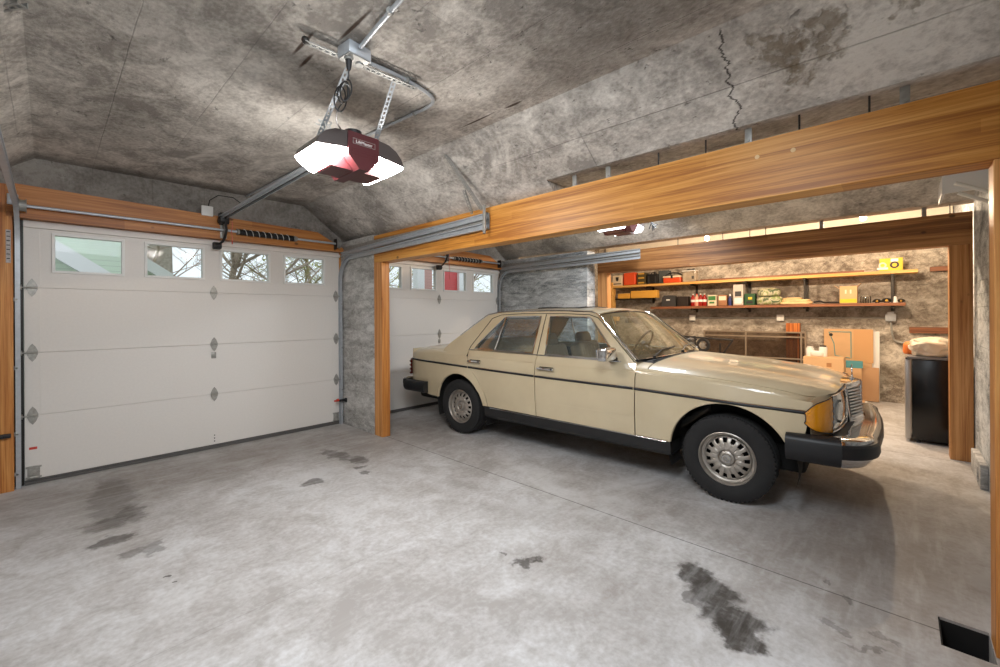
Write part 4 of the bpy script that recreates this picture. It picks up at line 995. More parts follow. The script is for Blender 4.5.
# ------------------------------------------------------------------ outside
def siding(name, c):
    t = NT(name); sep = t.new('ShaderNodeSeparateXYZ'); t.link(t.world(), sep.inputs[0])
    f = t.math('FRACT', t.math('DIVIDE', sep.outputs[2], .085))
    t.link(t.mix(t.rng(f, .0, .12, 1, 0), c, tuple(q*.6 for q in c[:3])+(1,)), t.b.inputs['Base Color']); t.bump(f, .5, .02); return t.m
gs = siding('green lap siding', srgb(214, 228, 208)); trimw = plain('white house trim', srgb(240, 240, 238), .6)
shing = plain('grey roof shingle', srgb(186, 176, 164), .9, noise=.3, nscale=14)
def slantboard(b, p, q, w, dpt):
    p, q = Vector(p), Vector(q); d = (q-p).normalized(); n = Vector((d.z, 0, -d.x)); n = n if n.z < 0 else -n
    c = (p+q)/2+n*w/2+Vector((0, dpt/2, 0)); r = d.to_track_quat('X', 'Z').to_matrix()
    b.box(c, ((q-p).length, dpt, w), 0, r)
hs = thing('green_house', (0, 9.5, 0), 'pale green house with white roof trim seen through the left door windows', 'house')
b = MB(); b.span((-2.5, 9.5, 0), (1.12, 12, 5)); b.build('wall', gs, hs, smooth=False)
A, B_ = at_y(52, 237.5, 9.3), at_y(122, 279.5, 9.3); b = MB(); slantboard(b, A, B_, .22, .19); b.build('gable_trim', trimw, hs, smooth=False)
b = MB(); 
h2 = thing('green_shed', (1.2, 11.8, 0), 'lower green shed with white trim and grey roof seen through the second window', 'shed')
A, B_ = at_y(144, 256, 11.8), at_y(182, 279.5, 11.8)
slantboard(b, A, B_, .21, .19); b.build('gable_trim', trimw, h2, smooth=False)
b = MB(); poly = [at_y(144, 262, 12.0), at_y(180, 282, 12.0), at_y(180, 330, 12.0), at_y(144, 330, 12.0)]
lo = [b.bm.verts.new(p) for p in poly]; hi = [b.bm.verts.new(p+Vector((0, 2, 0))) for p in poly]; b.bm.faces.new(lo); b.bm.faces.new(hi[::-1])
for i in range(4): b.bm.faces.new((lo[i], hi[i], hi[(i+1) % 4], lo[(i+1) % 4]))
b.build('wall', gs, h2, smooth=False)
b = MB(); poly = [at_y(143, 240, 14.3), at_y(172, 243, 14.3), at_y(173, 285, 14.3), at_y(143, 262, 14.3)]
lo = [b.bm.verts.new(p) for p in poly]; hi = [b.bm.verts.new(p+Vector((0, 1.2, .5))) for p in poly]; b.bm.faces.new(lo); b.bm.faces.new(hi[::-1])
for i in range(4): b.bm.faces.new((lo[i], hi[i], hi[(i+1) % 4], lo[(i+1) % 4]))
b.build('roof', shing, h2, smooth=False)
rh = thing('red_house', (8, 10, 0), 'red house with white corner board seen through the far door windows', 'house')
ra, rb = at_y(443, 280, 10).x, at_y(457, 280, 10).x
b = MB(); b.span((ra, 10, 0), (rb, 10.4, 5)); b.build('wall', siding('red siding', srgb(214, 84, 84)), rh, smooth=False)
b = MB(); b.span((rb, 9.9, 0), (rb+.22, 10.1, 5)); b.build('corner_board', trimw, rh, smooth=False)
b = MB(); qa, qb = at_y(424, 280, 9.7).x, at_y(432, 280, 9.7).x; b.span((qa, 9.7, 0), (qb, 9.9, 4)); b.build('wall', siding('pink siding', srgb(206, 160, 150)), rh, smooth=False)
b = MB(); pa_ = at_y(417.5, 280, 9).x; b.span((pa_, 9, 0), (pa_+.22, 9.2, 5)); o = b.build('porch_post', trimw, smooth=False); tagset(o, 'white porch post seen through the second far door window', 'post')
bark = plain('tree bark', srgb(176, 160, 144), .9, noise=.3, nscale=12)
twig = plain('mossy twig', srgb(168, 160, 118), .9, noise=.3, nscale=12)
def tree(x, y, h, r, seed, lb, mat, leafy=0, grp=None):
    random.seed(seed); t = thing('bare_tree' if not leafy else 'leafy_shrub', (x, y, 0), lb, 'tree' if not leafy else 'shrub', grp); b = MB(); tips = []
    def br(p, d, L, r, lv):
        pts = [p]; rs = [r]; n = 5
        for k in range(n):
            d = (d+Vector((random.uniform(-.2, .2), random.uniform(-.2, .2), random.uniform(-.08, .14)))).normalized(); p = p+d*L/n; pts.append(p); rs.append(r*(1-.45*(k+1)/n))
        b.tube(pts, rs, 5 if lv > 1 else 8); tips.extend(pts[2:])
        if lv < 4:
            for k in range(4 if lv else 9):
                q = pts[random.randint(2 if lv else 1, n)]; a = random.uniform(0, 2*PI); e = random.uniform(.2, .8)
                br(q, Vector((math.cos(a), math.sin(a), e)).normalized(), L*random.uniform(.45, .65), r*.42, lv+1)
    br(Vector((x, y, 0)), Vector((0, 0, 1)), h, r, 0)
    b.build('branches', mat, t, ang=80)
    if leafy:
        b = MB()
        for k in range(leafy):
            p = random.choice(tips)+Vector([random.gauss(0, .12) for _ in range(3)]); a = Vector([random.gauss(0, 1) for _ in range(3)]).normalized(); c = a.orthogonal().normalized(); s = .06
            b.quad(p, p+a*s+c*s*.5, p+a*s*2, p+a*s-c*s*.5)
        b.build('foliage', plain('yellow green leaves', srgb(170, 176, 96), .8, noise=.3), t, smooth=False, recalc=False)
tree(2.05, 13.5, 4.2, 0.096, 3, 'bare tree seen through the second window of the left door', bark)
tree(3.45, 13.0, 4.5, 0.102, 8, 'bare trunk at left in the third window of the left door', bark)
tree(3.95, 11.5, 4.0, 0.078, 5, 'bare trunk at right in the third window of the left door', bark)
tree(5.6, 13.2, 3.8, 0.072, 13, 'mossy branched tree seen through the rightmost window of the left door', twig)
tree(5.9, 14.6, 3.4, 0.060, 14, 'leafy shrub seen in the rightmost window of the left door', twig, 700)
tree(8.7, 15, 4, 0.090, 21, 'bare tree outside the leftmost windows of the far door', bark)
tree(8.1, 12, 3.3, 0.060, 25, 'yellow green shrub outside the second window of the far door', twig, 700)
tree(11.3, 12.5, 4, 0.084, 28, 'bare tree outside the rightmost window of the far door', bark)
tree(12.2, 13.5, 3.2, 0.060, 29, 'leafy shrub outside the rightmost window of the far door', twig, 900)
b = MB(); b.span((-14, 5.6, -.30), (30, 34, -.16)); struct(b.build('ground', plain('driveway gravel', srgb(130, 126, 118), .9, noise=.2, nscale=6), smooth=False))
b = MB(); b.span((-14, 5.551, -.16), (30, 9, -.02)); o = struct(b.build('ground', plain('driveway asphalt', srgb(120, 118, 116), .9), smooth=False)); o.name = 'ground.001'

# ------------------------------------------------------------------ light and view
w = bpy.data.worlds.new('overcast sky'); sc.world = w; w.use_nodes = True
bg = w.node_tree.nodes['Background']; bg.inputs[0].default_value = (.86, .93, 1, 1); bg.inputs[1].default_value = 1.15
def point(name, loc, e, c, r=.06, parent=None):
    l = bpy.data.lights.new(name, 'POINT'); l.energy = e; l.color = c; l.shadow_soft_size = r
    o = bpy.data.objects.new(name, l); C.objects.link(o); o.location = loc
    return o
def area(name, loc, tgt, e, c, sx, sy):
    l = bpy.data.lights.new(name, 'AREA'); l.shape = 'RECTANGLE'; l.size = sx; l.size_y = sy; l.energy = e; l.color = c
    l.spread = math.radians(170)
    o = bpy.data.objects.new(name, l); C.objects.link(o); o.location = loc; o.rotation_euler = (Vector(tgt)-Vector(loc)).to_track_quat('-Z', 'Y').to_euler()
    return o
# added fill lights without fixtures, over the first bay's back and the second bay
area('fill_light', (.6, .7, 2.64), (.9, 2.1, 0), 80, (.88, .94, 1), 1.5, .8)
area('fill_light', (4.55, 2.0, 2.64), (4.55, 3.0, 0), 50, (.88, .94, 1), .9, .3)
sc.view_settings.view_transform = 'Standard'; sc.view_settings.look = 'None'; sc.view_settings.exposure = .12; sc.view_settings.gamma = 1
sc.view_settings.use_curve_mapping = False
sc.cycles.use_denoising = True
sc.cycles.max_bounces = 10; sc.cycles.transparent_max_bounces = 16; sc.cycles.diffuse_bounces = 5; sc.cycles.caustics_reflective = False; sc.cycles.caustics_refractive = False
sc.cycles.sample_clamp_indirect = 4

# ------------------------------------------------------------------ the car
CY = math.radians(2.17)
CO = Vector((4.2039, .9558, 0))
car = thing('sedan_car', CO, 'ivory beige four door sedan parked nose out in the right bay', 'car', rz=CY-PI/2)
def lerp(x, pts):
    if x <= pts[0][0]: return pts[0][1]
    for (a, va), (b, vb) in zip(pts, pts[1:]):
        if x <= b:
            t = (x-a)/(b-a); return va+(vb-va)*t
    return pts[-1][1]
def slerp(x, pts):
    if x <= pts[0][0]: return pts[0][1]
    if x >= pts[-1][0]: return pts[-1][1]
    n = len(pts)
    for i in range(n-1):
        if x <= pts[i+1][0]:
            a, va = pts[i]; b, vb = pts[i+1]; h = b-a; t = (x-a)/h
            m0 = (vb-pts[i-1][1])/(b-pts[i-1][0]) if i > 0 else (vb-va)/h
            m1 = (pts[i+2][1]-va)/(pts[i+2][0]-a) if i < n-2 else (vb-va)/h
            t2, t3 = t*t, t*t*t
            return (2*t3-3*t2+1)*va+(t3-2*t2+t)*h*m0+(-2*t3+3*t2)*vb+(t3-t2)*h*m1
ZC = lambda x: slerp(x, [(-3.75, .868), (-3.4, .893), (-2.7, .905), (-1.67, .897), (-.66, .885), (0, .845), (.35, .808), (.56, .780)])
TRIM = lambda x: lerp(x, [(-3.72, .809), (-2.13, .776), (-1.68, .769), (-.655, .759), (.48, .722)])
def plan(x): return slerp(x, [(-3.78, .780), (-3.6, .835), (-3.2, .866), (-2.6, .884), (-1.6, .893), (-.6, .890), (0, .884), (.35, .868), (.50, .850), (.58, .815), (.64, .76)])
FR, RR = (.012, .325, .41), (-2.772, .305, .405)
def Wd(x, z):
    zc = ZC(x); h = plan(x)
    if z <= zc:
        y = h-lerp(zc-z, [(0, .012), (.06, .002), (.16, 0), (.30, .003), (.355, .006), (.375, .012), (.5, .022), (.62, .042)])
    elif z <= .965:
        y = h-.012-(z-zc)/(max(.02, .965-zc))*.032
    else:
        y = h-.044-(z-.965)*.455-(z-.965)**2*.06
    for cx, cz, r in (FR, RR):
        d = math.hypot(x-cx, z-cz)
        if z < zc: y += .014*math.exp(-((d-r)/.05)**2)
    return y
paint = NT('ivory beige paint'); paint.b.inputs['Base Color'].default_value = srgb(214, 198, 164); paint.b.inputs['Roughness'].default_value = .32
paint.b.inputs['Coat Weight'].default_value = .8; paint.b.inputs['Coat Roughness'].default_value = .06; paint.b.inputs['Specular IOR Level'].default_value = .4
dn = paint.noise(paint.coord(), 3, 4); paint.link(paint.ramp(dn, [(.35, srgb(205, 189, 157)), (.65, srgb(213, 198, 166))]), paint.b.inputs['Base Color'])
PAINT = paint.m
DARK = plain('dark underside', srgb(26, 25, 24), .85)
SILL = plain('black sill coating', srgb(28, 28, 30), .5)
RUB = plain('black bumper rubber', srgb(32, 33, 36), .42)
LEATH = plain('tan seat vinyl', srgb(186, 162, 128), .5, noise=.08, nscale=8)
CGLASS = glass('car side glass', (.90, .96, .99, 1), .22, .01, .05, srgb(180, 190, 190))
WGLASS = glass('dusty windscreen glass', (.90, .90, .87, 1), .4, .03, .20, srgb(205, 180, 135))

def inside(p, poly):
    x, y = p; c = False; n = len(poly)
    for i in range(n):
        x1, y1 = poly[i]; x2, y2 = poly[(i+1) % n]
        if (y1 > y) != (y2 > y) and x < (x2-x1)*(y-y1)/(y2-y1)+x1: c = not c
    return c
def dens(poly, s):
    o = []
    for i in range(len(poly)):
        a, b = poly[i], poly[(i+1) % len(poly)]; L = math.hypot(b[0]-a[0], b[1]-a[1]); n = max(1, int(L/s))
        o += [(a[0]+(b[0]-a[0])*k/n, a[1]+(b[1]-a[1])*k/n) for k in range(n)]
    return o
def segd(p, a, b):
    ax, ay = a; bx_, by = b; px_, py_ = p; L = (bx_-ax)**2+(by-ay)**2
    t = 0 if L == 0 else max(0, min(1, ((px_-ax)*(bx_-ax)+(py_-ay)*(by-ay))/L))
    return math.hypot(px_-ax-t*(bx_-ax), py_-ay-t*(by-ay))
def panel(name, outline, holes, fmap, mat, parent, step=.045, th=.012, out=None, extra=(), ang=28, rows=()):
    loops = [dens(outline, step*.7)]+[dens(h, step*.6) for h in holes]
    V = []; E_ = []
    for lp in loops:
        n0 = len(V); V += [Vector(p) for p in lp]; E_ += [(n0+i, n0+(i+1) % len(lp)) for i in range(len(lp))]
    nb = len(V)
    xs = [p[0] for p in outline]; ys = [p[1] for p in outline]
    bx0, bx1, by0, by1 = min(xs), max(xs), min(ys), max(ys)
    nx, ny = int((bx1-bx0)/step)+1, int((by1-by0)/step)+1
    segs = []
    for lp in loops: segs += [(lp[i], lp[(i+1) % len(lp)]) for i in range(len(lp))]
    for i in range(nx+1):
        for j in range(ny+1):
            p = (bx0+(bx1-bx0)*(i+.0013*j)/nx, by0+(by1-by0)*j/ny)
            if inside(p, loops[0]) and not any(inside(p, h) for h in loops[1:]):
                if min(segd(p, a, b) for a, b in segs) > step*.38: V.append(Vector(p))
    r = delaunay_2d_cdt(V, E_, [], 0, 1e-5)
    b = MB(); vs = [b.bm.verts.new(fmap(v[0], v[1])) for v in r[0]]
    for f in r[2]:
        cx = sum(r[0][k][0] for k in f)/len(f); cy = sum(r[0][k][1] for k in f)/len(f)
        if inside((cx, cy), loops[0]) and not any(inside((cx, cy), h) for h in loops[1:]):
            try: b.bm.faces.new([vs[k] for k in f])
            except ValueError: pass
    loose = [v for v in b.bm.verts if not v.link_faces]
    bmesh.ops.delete(b.bm, geom=loose, context='VERTS')
    bmesh.ops.recalc_face_normals(b.bm, faces=b.bm.faces[:])
    n = Vector((0, 0, 0))
    for f in b.bm.faces: n += f.normal*f.calc_area()
    if out is not None and n.dot(Vector(out)) < 0: bmesh.ops.reverse_faces(b.bm, faces=b.bm.faces[:])
    return b.build(name, mat, parent, ang=ang, world=False, solid=th, recalc=False)
def arcpts(cx, cz, r, a0, a1, n=16): return [(cx+r*math.cos(math.radians(a0+(a1-a0)*k/n)), cz+r*math.sin(math.radians(a0+(a1-a0)*k/n))) for k in range(n+1)]
G = .0045
def zt_side(x): return ZC(x)+.002
def crease(x0, x1, n=10): return [(x0+(x1-x0)*k/n, zt_side(x0+(x1-x0)*k/n)) for k in range(n+1)]
# front fender outline, counter clockwise from the low rear corner
fend = [(-.672+G, .375), (-.395, .375)]+arcpts(FR[0], FR[1], FR[2], 173, 12, 22)+[(.452, .42), (.462, .56), (.475, .60), (.492, .70), (.512, zt_side(.512))]+crease(.50, -.660, 16)+[(-.662+G, .885)]
fdoor = [(-1.678+G, .378), (-.672-G, .372), (-.668-G, .6), (-.660-G, .885), (-.662-G, .958), (-1.676+G, .966)]
rdoor = [(-2.318, .382), (-1.678-G, .378), (-1.676-G, .966), (-2.632, .972), (-2.625, .88), (-2.605, .80), (-2.545, .745), (-2.455, .66), (-2.375, .55), (-2.335, .46)]
def off(p, d): return (p[0]-d, p[1]+d*.3)
rf_gap = [off(p, .008) for p in rdoor[3:][::1]]
rfend = [(-2.327, .382)]+[off(p, .008) for p in rdoor[:3:-1]]+[(-2.640, .905)]+crease(-2.66, -3.70, 14)+[(-3.715, .80), (-3.715, .56), (-3.69, .50), (-3.62, .44), (-3.30, .385)]+arcpts(RR[0], RR[1], RR[2], 168, 11, 22)
# greenhouse: pillars, roof rail, with the window openings
gho = [(-.668, .955), (-.668, .972), (-.70, .995), (-1.115, 1.365), (-1.17, 1.388), (-1.5, 1.402), (-2.0, 1.404), (-2.35, 1.392), (-2.50, 1.366), (-2.58, 1.325), (-3.00, 1.03), (-3.06, .98), (-3.08, .905), (-2.66, .908), (-2.636, .975), (-1.68, .970)]
w_f = [(-1.585, .985), (-.825, .975), (-.845, 1.0), (-1.165, 1.325), (-1.20, 1.340), (-1.635, 1.348)]
w_r = [(-2.545, .995), (-1.735, .986), (-1.752, 1.348), (-2.20, 1.345), (-2.245, 1.33), (-2.51, 1.05)]
def curve_loop(poly, fm, r, mat, name, parent, inset=0, zoff=.004):
    pts = [fm(*p) for p in dens(poly, .06)]; b = MB(); b.tube([Vector(p) for p in pts], r*1.35, 6, closed=True); return b.build(name, mat, parent, world=False)
for s, sn in ((-1, 'r'), (1, 'l')):
    fm = lambda x, z, s=s: Vector((x, s*Wd(x, z), z))
    fo = lambda x, z, s=s: Vector((x, s*(Wd(x, z)+.004), z))
    o_ = (0, s, 0)
    FF = panel('front_fender', fend, [], fm, PAINT, car, out=o_)
    FD = panel('front_door', fdoor, [], fm, PAINT, car, out=o_)
    RD = panel('rear_door', rdoor, [], fm, PAINT, car, out=o_)
    RF = panel('rear_fender', rfend, [], fm, PAINT, car, out=o_)
    GH = panel('roof_pillars', gho, [w_f, w_r], fm, PAINT, car, out=o_, step=.04)
    # rolled arch lips
    for (cx, cz, r), pr_, a0, a1 in ((FR, FF, 173, 12), (RR, RF, 168, 11)):
        b = MB(); P = []
        for (x, z) in arcpts(cx, cz, r, a0, a1, 30):
            y = s*Wd(x, z); d = Vector((cx-x, 0, cz-z)).normalized()
            P.append([Vector((x, y+s*.000, z)), Vector((x, y+s*.004, z))+d*.004, Vector((x, y+s*.002, z))+d*.012, Vector((x, y-s*.03, z))+d*.012])
        b.grid(P); b.build('arch_lip', PAINT, pr_, world=False, ang=80)
        b = MB(); P = []
        for (x, z) in arcpts(cx, cz, r+.012, 200, -20, 30): P.append([Vector((x, s*(Wd(x, max(z, .3))-.02), z)), Vector((x, s*.60, z))])
        b.grid(P); b.build('wheel_housing', DARK, pr_, world=False)
    # glass
    gm = lambda x, z, s=s: Vector((x, s*(Wd(x, z)-.014), z))
    grow = lambda poly, k: [(sum(p[0] for p in poly)/len(poly)+(x-sum(p[0] for p in poly)/len(poly))*k, sum(p[1] for p in poly)/len(poly)+(z-sum(p[1] for p in poly)/len(poly))*k) for x, z in poly]
    g = panel('window_glass', grow(w_f, 1.02), [], gm, CGLASS, FD, th=.003, out=o_, step=.12)
    g = panel('window_glass', grow(w_r, 1.02), [], gm, CGLASS, RD, th=.003, out=o_, step=.12)
    curve_loop(w_f, fo, .006, M['chrome'], 'window_trim', FD); curve_loop(w_r, fo, .006, M['chrome'], 'window_trim', RD)
    b = MB(); b.tube([fm(-2.243, .992), fm(-2.235, 1.1), fm(-2.222, 1.343)], .010, 8); b.build('quarter_divider', M['chrome'], RD, world=False)
    b = MB(); b.tube([fo(-.842-.0, .978+.0), fo(-.845, 1.0), fo(-.86, 1.02)], .008, 6); b.build('mirror_sail', PAINT, FD, world=False)
    # B pillar gap between the door frames and drip rail
    b = MB(); b.tube([fo(-1.677, .966), fo(-1.685, 1.15), fo(-1.694, 1.37)], .0035, 6); b.tube([fo(-.672, .962), fo(-.80, 1.075), fo(-1.10, 1.335), fo(-1.20, 1.366), fo(-1.5, 1.378), fo(-2.0, 1.380), fo(-2.3, 1.368), fo(-2.42, 1.33), fo(-2.62, 1.02), fo(-2.635, .972)], .0035, 6); b.build('door_seal', DARK, GH, world=False)
    b = MB(); b.tube([fo(-.675, .992), fo(-1.12, 1.372), fo(-1.18, 1.394), fo(-1.5, 1.408), fo(-2.0, 1.410), fo(-2.35, 1.398), fo(-2.50, 1.372), fo(-2.58, 1.32), fo(-2.85, 1.13)], .007, 6); b.build('drip_rail', M['chrome'], GH, world=False)
    # belt moulding
    b = MB(); b.tube([fo(-2.63, .980), fo(-1.68, .974)], .005, 6); b.build('belt_trim', M['chrome'], RD, world=False)
    b = MB(); b.tube([fo(-1.676, .974), fo(-.80, .966)], .005, 6); b.build('belt_trim', M['chrome'], FD, world=False)
    # side rub strip, one piece per panel
    for (xa, xb, pr_) in ((-3.715, -2.612, RF), (-2.602, -1.682, RD), (-1.674, -.676, FD), (-.668, .478, FF)):
        P = []; n = max(4, int((xb-xa)/.06))
        for k in range(n+1):
            x = xa+(xb-xa)*k/n; z = TRIM(x); h = .0125; y = Wd(x, z)
            P.append([Vector((x, s*(y-.002), z-h)), Vector((x, s*(y+.007), z-h*.7)), Vector((x, s*(y+.011), z)), Vector((x, s*(y+.007), z+h*.7)), Vector((x, s*(y-.002), z+h))])
        b = MB(); b.grid(P)
        b.build('rub_strip', RUB, pr_, world=False, ang=60)
        b = MB(); b.tube([Vector((p[3].x, p[3].y+s*.001, p[3].z+.002)) for p in P], .0028, 5); b.build('chrome_bead', M['chrome'], pr_, world=False)
    # thin press line along the shoulder of the doors
    for (xa, xb, pr_) in ((-2.622, -1.682, RD), (-1.674, -.668, FD)):
        b = MB(); b.tube([Vector((x, s*(Wd(x, ZC(x))-.0005), ZC(x))) for x in [xa+(xb-xa)*k/8 for k in range(9)]], .0022, 5); b.build('press_line', PAINT, pr_, world=False)
        b = MB(); b.tube([Vector((x, s*(Wd(x, .53)-.0008), .527)) for x in [max(xa, -2.36)+(xb-max(xa, -2.36))*k/8 for k in range(9)]], .0022, 5); b.build('press_line', PAINT, pr_, world=False)
    # door handles
    for (xa, xb, z, pr_) in ((-2.59, -2.40, .858, RD), (-1.635, -1.445, .852, FD)):
        y = Wd((xa+xb)/2, z); b = MB(); b.box(((xa+xb)/2, s*(y+.028), z), (xb-xa, .014, .022), .006)
        for q in (xa+.012, xb-.012): b.box((q, s*(y+.014), z), (.022, .03, .02), .005)
        h = b.build('door_handle', M['chrome'], pr_, world=False)
        b = MB(); b.box(((xa+xb)/2, s*(y+.004), z), (xb-xa-.03, .014, .034), .006); b.build('handle_recess', DARK, pr_, world=False)
        b = MB(); b.cyl((xb-.02, s*(y+.030), z), (xb-.02, s*(y+.038), z), .008, n=12); b.build('lock', M['steeldk'], pr_, world=False)
    # sill
    b = MB(); P = []
    for k in range(21):
        x = -2.37+(1.985)*k/20; P.append([Vector((x, s*.60, .27)), Vector((x, s*.835, .255)), Vector((x, s*.866, .285)), Vector((x, s*.868, .33)), Vector((x, s*(Wd(x, .38)-.006), .366)), Vector((x, s*(Wd(x, .38)-.04), .372))])
    b.grid(P); b.build('sill', SILL, car, world=False, ang=30)
    b = MB(); b.tube([Vector((x, s*(Wd(x, .38)-.004), .368)) for x in (-2.30, -1.68, -1.0, -.42)], .0035, 6); b.build('sill_trim', M['chrome'], car, world=False)
    # wing mirror (right side only carries one in the photo, the far one shows as a dark shape)
    if s < 0:
        mm = MB(); mm.box((-.865, -.985, 1.035), (.09, .20, .11), .022, None, 4); mr = mm.build('wing_mirror', M['chrome'], car, world=False, ang=60)
        b = MB(); b.box((-.911, -.985, 1.035), (.006, .175, .086), .003); b.build('mirror_glass', plain('mirror silver', srgb(210, 214, 220), .02, 1), mr, world=False)
        b = MB(); b.box((-.865, -.868, .985), (.07, .06, .03), .01); b.box((-.87, -.90, .995), (.03, .05, .05), .01); b.build('mirror_foot', M['black'], mr, world=False)
    else:
        mm = MB(); mm.box((-.80, .965, 1.035), (.075, .17, .10), .028, None, 4); mr = mm.build('wing_mirror', M['black'], car, world=False, ang=60)
        b = MB(); b.box((-.80, .87, .99), (.06, .06, .03), .01); b.build('mirror_foot', M['black'], mr, world=False)

# top surfaces: hood, fender tops, boot lid
def topz(x, s, zc, zt):
    a = min(1, abs(s)); return zc+(zt-zc)*(.30*(1-a*a)+.70*math.sqrt(max(0, 1-a**9)))
HT = lambda x: slerp(x, [(-.78, .993), (-.62, .986), (-.3, .968), (0, .948), (.3, .918), (.5, .890), (.62, .862), (.66, .845)])
DT = lambda x: slerp(x, [(-3.78, .930), (-3.72, .958), (-3.55, .985), (-3.2, 1.008), (-2.98, 1.020)])
def topmap(T_, nose=None):
    def f(x, q):
        xx = x
        if nose: xx = x-nose(x, q)
        w_ = Wd(x, ZC(x)); return Vector((xx, q*w_, topz(x, q, ZC(x)+.002, T_(x))))
    return f
def nosef(x, q):   # plan rounding of the front edge
    k = max(0, (x-.1)/.56); return k*k*(.055*abs(q)**1.6+.09*max(0, abs(q)-.8)/.2*abs(q))
hm = topmap(HT, nosef)
def strips(name, xa, xb, qa, qb, fmap, mat, parent, nx=30, nq=24, th=.012, ang=35):
    b = MB(); P = []
    for i in range(nx+1):
        x = xa+(xb-xa)*i/nx
        row = []
        for j in range(nq+1):
            q = qa+(qb-qa)*j/nq; q = math.copysign(1-(1-abs(q))**1.0, q) if abs(q) < 1 else q
            row.append(fmap(x, q))
        P.append(row)
    b.grid(P)
    bmesh.ops.recalc_face_normals(b.bm, faces=b.bm.faces[:])
    n = sum((f.normal.z for f in b.bm.faces))
    if n < 0: bmesh.ops.reverse_faces(b.bm, faces=b.bm.faces[:])
    return b.build(name, mat, parent, world=False, solid=th, recalc=False, ang=ang)
HOOD = strips('hood', -.565, .655, -.962, .962, hm, PAINT, car, 30, 48)
for s in (-1, 1):
    strips('fender_top', -.665, .655, s*.968, s*1.0, hm, PAINT, car, 30, 6); strips('cowl_corner', -.775, -.575, s*.82, s*.995, hm, PAINT, car, 5, 8)
strips('cowl_panel', -.775, -.575, -.815, .815, hm, SILL, car, 4, 24)
b = MB()
for k in range(-9, 10): b.box((-.62, k*.075, .989-abs(k)**2*.0003), (.07, .05, .003))
b.build('cowl_grille', DARK, car, world=False, smooth=False)
dm = topmap(DT)
BOOT = strips('boot_lid', -3.70, -3.0, -.93, .93, dm, PAINT, car, 18, 40)
for s in (-1, 1): strips('fender_top', -3.70, -3.0, s*.94, s*1.0, dm, PAINT, car, 18, 8)
# roof skin
RE = lambda x: slerp(x, [(-2.62, 1.325), (-2.52, 1.368), (-2.35, 1.392), (-2.0, 1.404), (-1.5, 1.402), (-1.2, 1.386), (-1.10, 1.362)])
def roofmap(x, q):
    z0 = RE(x); hw = Wd(x, z0); a = abs(q); return Vector((x+.04*(1-q*q)*(1 if x > -1.6 else -1)*max(0, (abs(x+1.85)-.4)/.35), q*hw, z0+.043*(1-a**2.4)))
strips('roof', -2.56, -1.13, -1, 1, roofmap, PAINT, car, 30, 30)
b = MB(); P = [roofmap(-1.50+.0, -.55+1.1*k/12)+Vector((0, 0, .004)) for k in range(13)]; Q_ = [roofmap(-2.02, -.55+1.1*k/12)+Vector((0, 0, .004)) for k in range(13)]
b.tube(P+Q_[::-1], .006, 6, closed=True); b.build('sunroof_seal', DARK, car, world=False)
# windscreen and rear screen
def ruled(p0, p1, bulge, n=16, m=8):
    """p0/p1: functions q -> point for lower and upper edge"""
    P = []
    for i in range(m+1):
        t = i/m; P.append([p0(-1+2*j/n)*(1-t)+p1(-1+2*j/n)*t+Vector((bulge*math.sin(PI*t), 0, abs(bulge)*.6*math.sin(PI*t))) for j in range(n+1)])
    return P
wl = lambda q: Vector((-.60-.085*q*q, q*.775, .985-.006*q*q)); wu = lambda q: Vector((-1.095-.05*q*q, q*.595, 1.398-.028*q*q))
WS = MB().grid(ruled(wl, wu, .012)).build('windscreen', WGLASS, car, world=False)
b = MB(); b.tube([wl(-1+2*k/16) for k in range(17)]+[wu(1-2*k/16) for k in range(17)], .010, 6, closed=True); b.build('screen_seal', RUB, WS, world=False)
b = MB(); b.tube([wl(-1+2*k/16)+Vector((.004, 0, .006)) for k in range(17)]+[wu(1-2*k/16)+Vector((.004, 0, .004)) for k in range(17)], .0045, 6, closed=True); b.build('screen_trim', M['chrome'], WS, world=False)
rl = lambda q: Vector((-3.03+.055*q*q, q*.74, 1.022-.01*q*q)); ru = lambda q: Vector((-2.58+.05*q*q, q*.575, 1.392-.028*q*q))
RS = MB().grid(ruled(rl, ru, -.012)).build('rear_screen', CGLASS, car, world=False)
b = MB(); b.tube([rl(-1+2*k/16) for k in range(17)]+[ru(1-2*k/16) for k in range(17)], .011, 6, closed=True); b.build('screen_seal', M['chrome'], RS, world=False)
# wipers
for (y0_, y1_) in ((-.62, .02), (.10, .64)):
    b = MB(); b.tube([(-.60, y0_+.0, 1.005), (-.655, (y0_+y1_)/2, 1.04), (-.66, y1_, 1.045)], .006, 6); b.tube([(-.648, y0_+.15, 1.035), (-.668, y1_+.06, 1.052)], .0045, 5); b.cyl((-.60, y0_, .985), (-.60, y0_, 1.012), .014, n=12); b.build('wiper', M['black'], car, world=False)

# front end
def nosex(q): return hm(.655, q).x
def frontpt(y, z, dx=0):
    q = max(-1, min(1, y/.80)); x = .655-nosef(.655, q)+(-.02*(z-.60)/.25)
    return Vector((x+dx, y, z))
b = MB(); P = []
for i in range(7):
    z = .56+i*(1)/6*.30; P.append([Vector((frontpt(-.80+1.6*j/32, z).x-.012, -.80+1.6*j/32, min(z, hm(.655, max(-1, min(1, (-.80+1.6*j/32)/.80))).z-.004))) for j in range(33)])
b.grid(P); b.build('front_panel', PAINT, car, world=False, solid=.01)
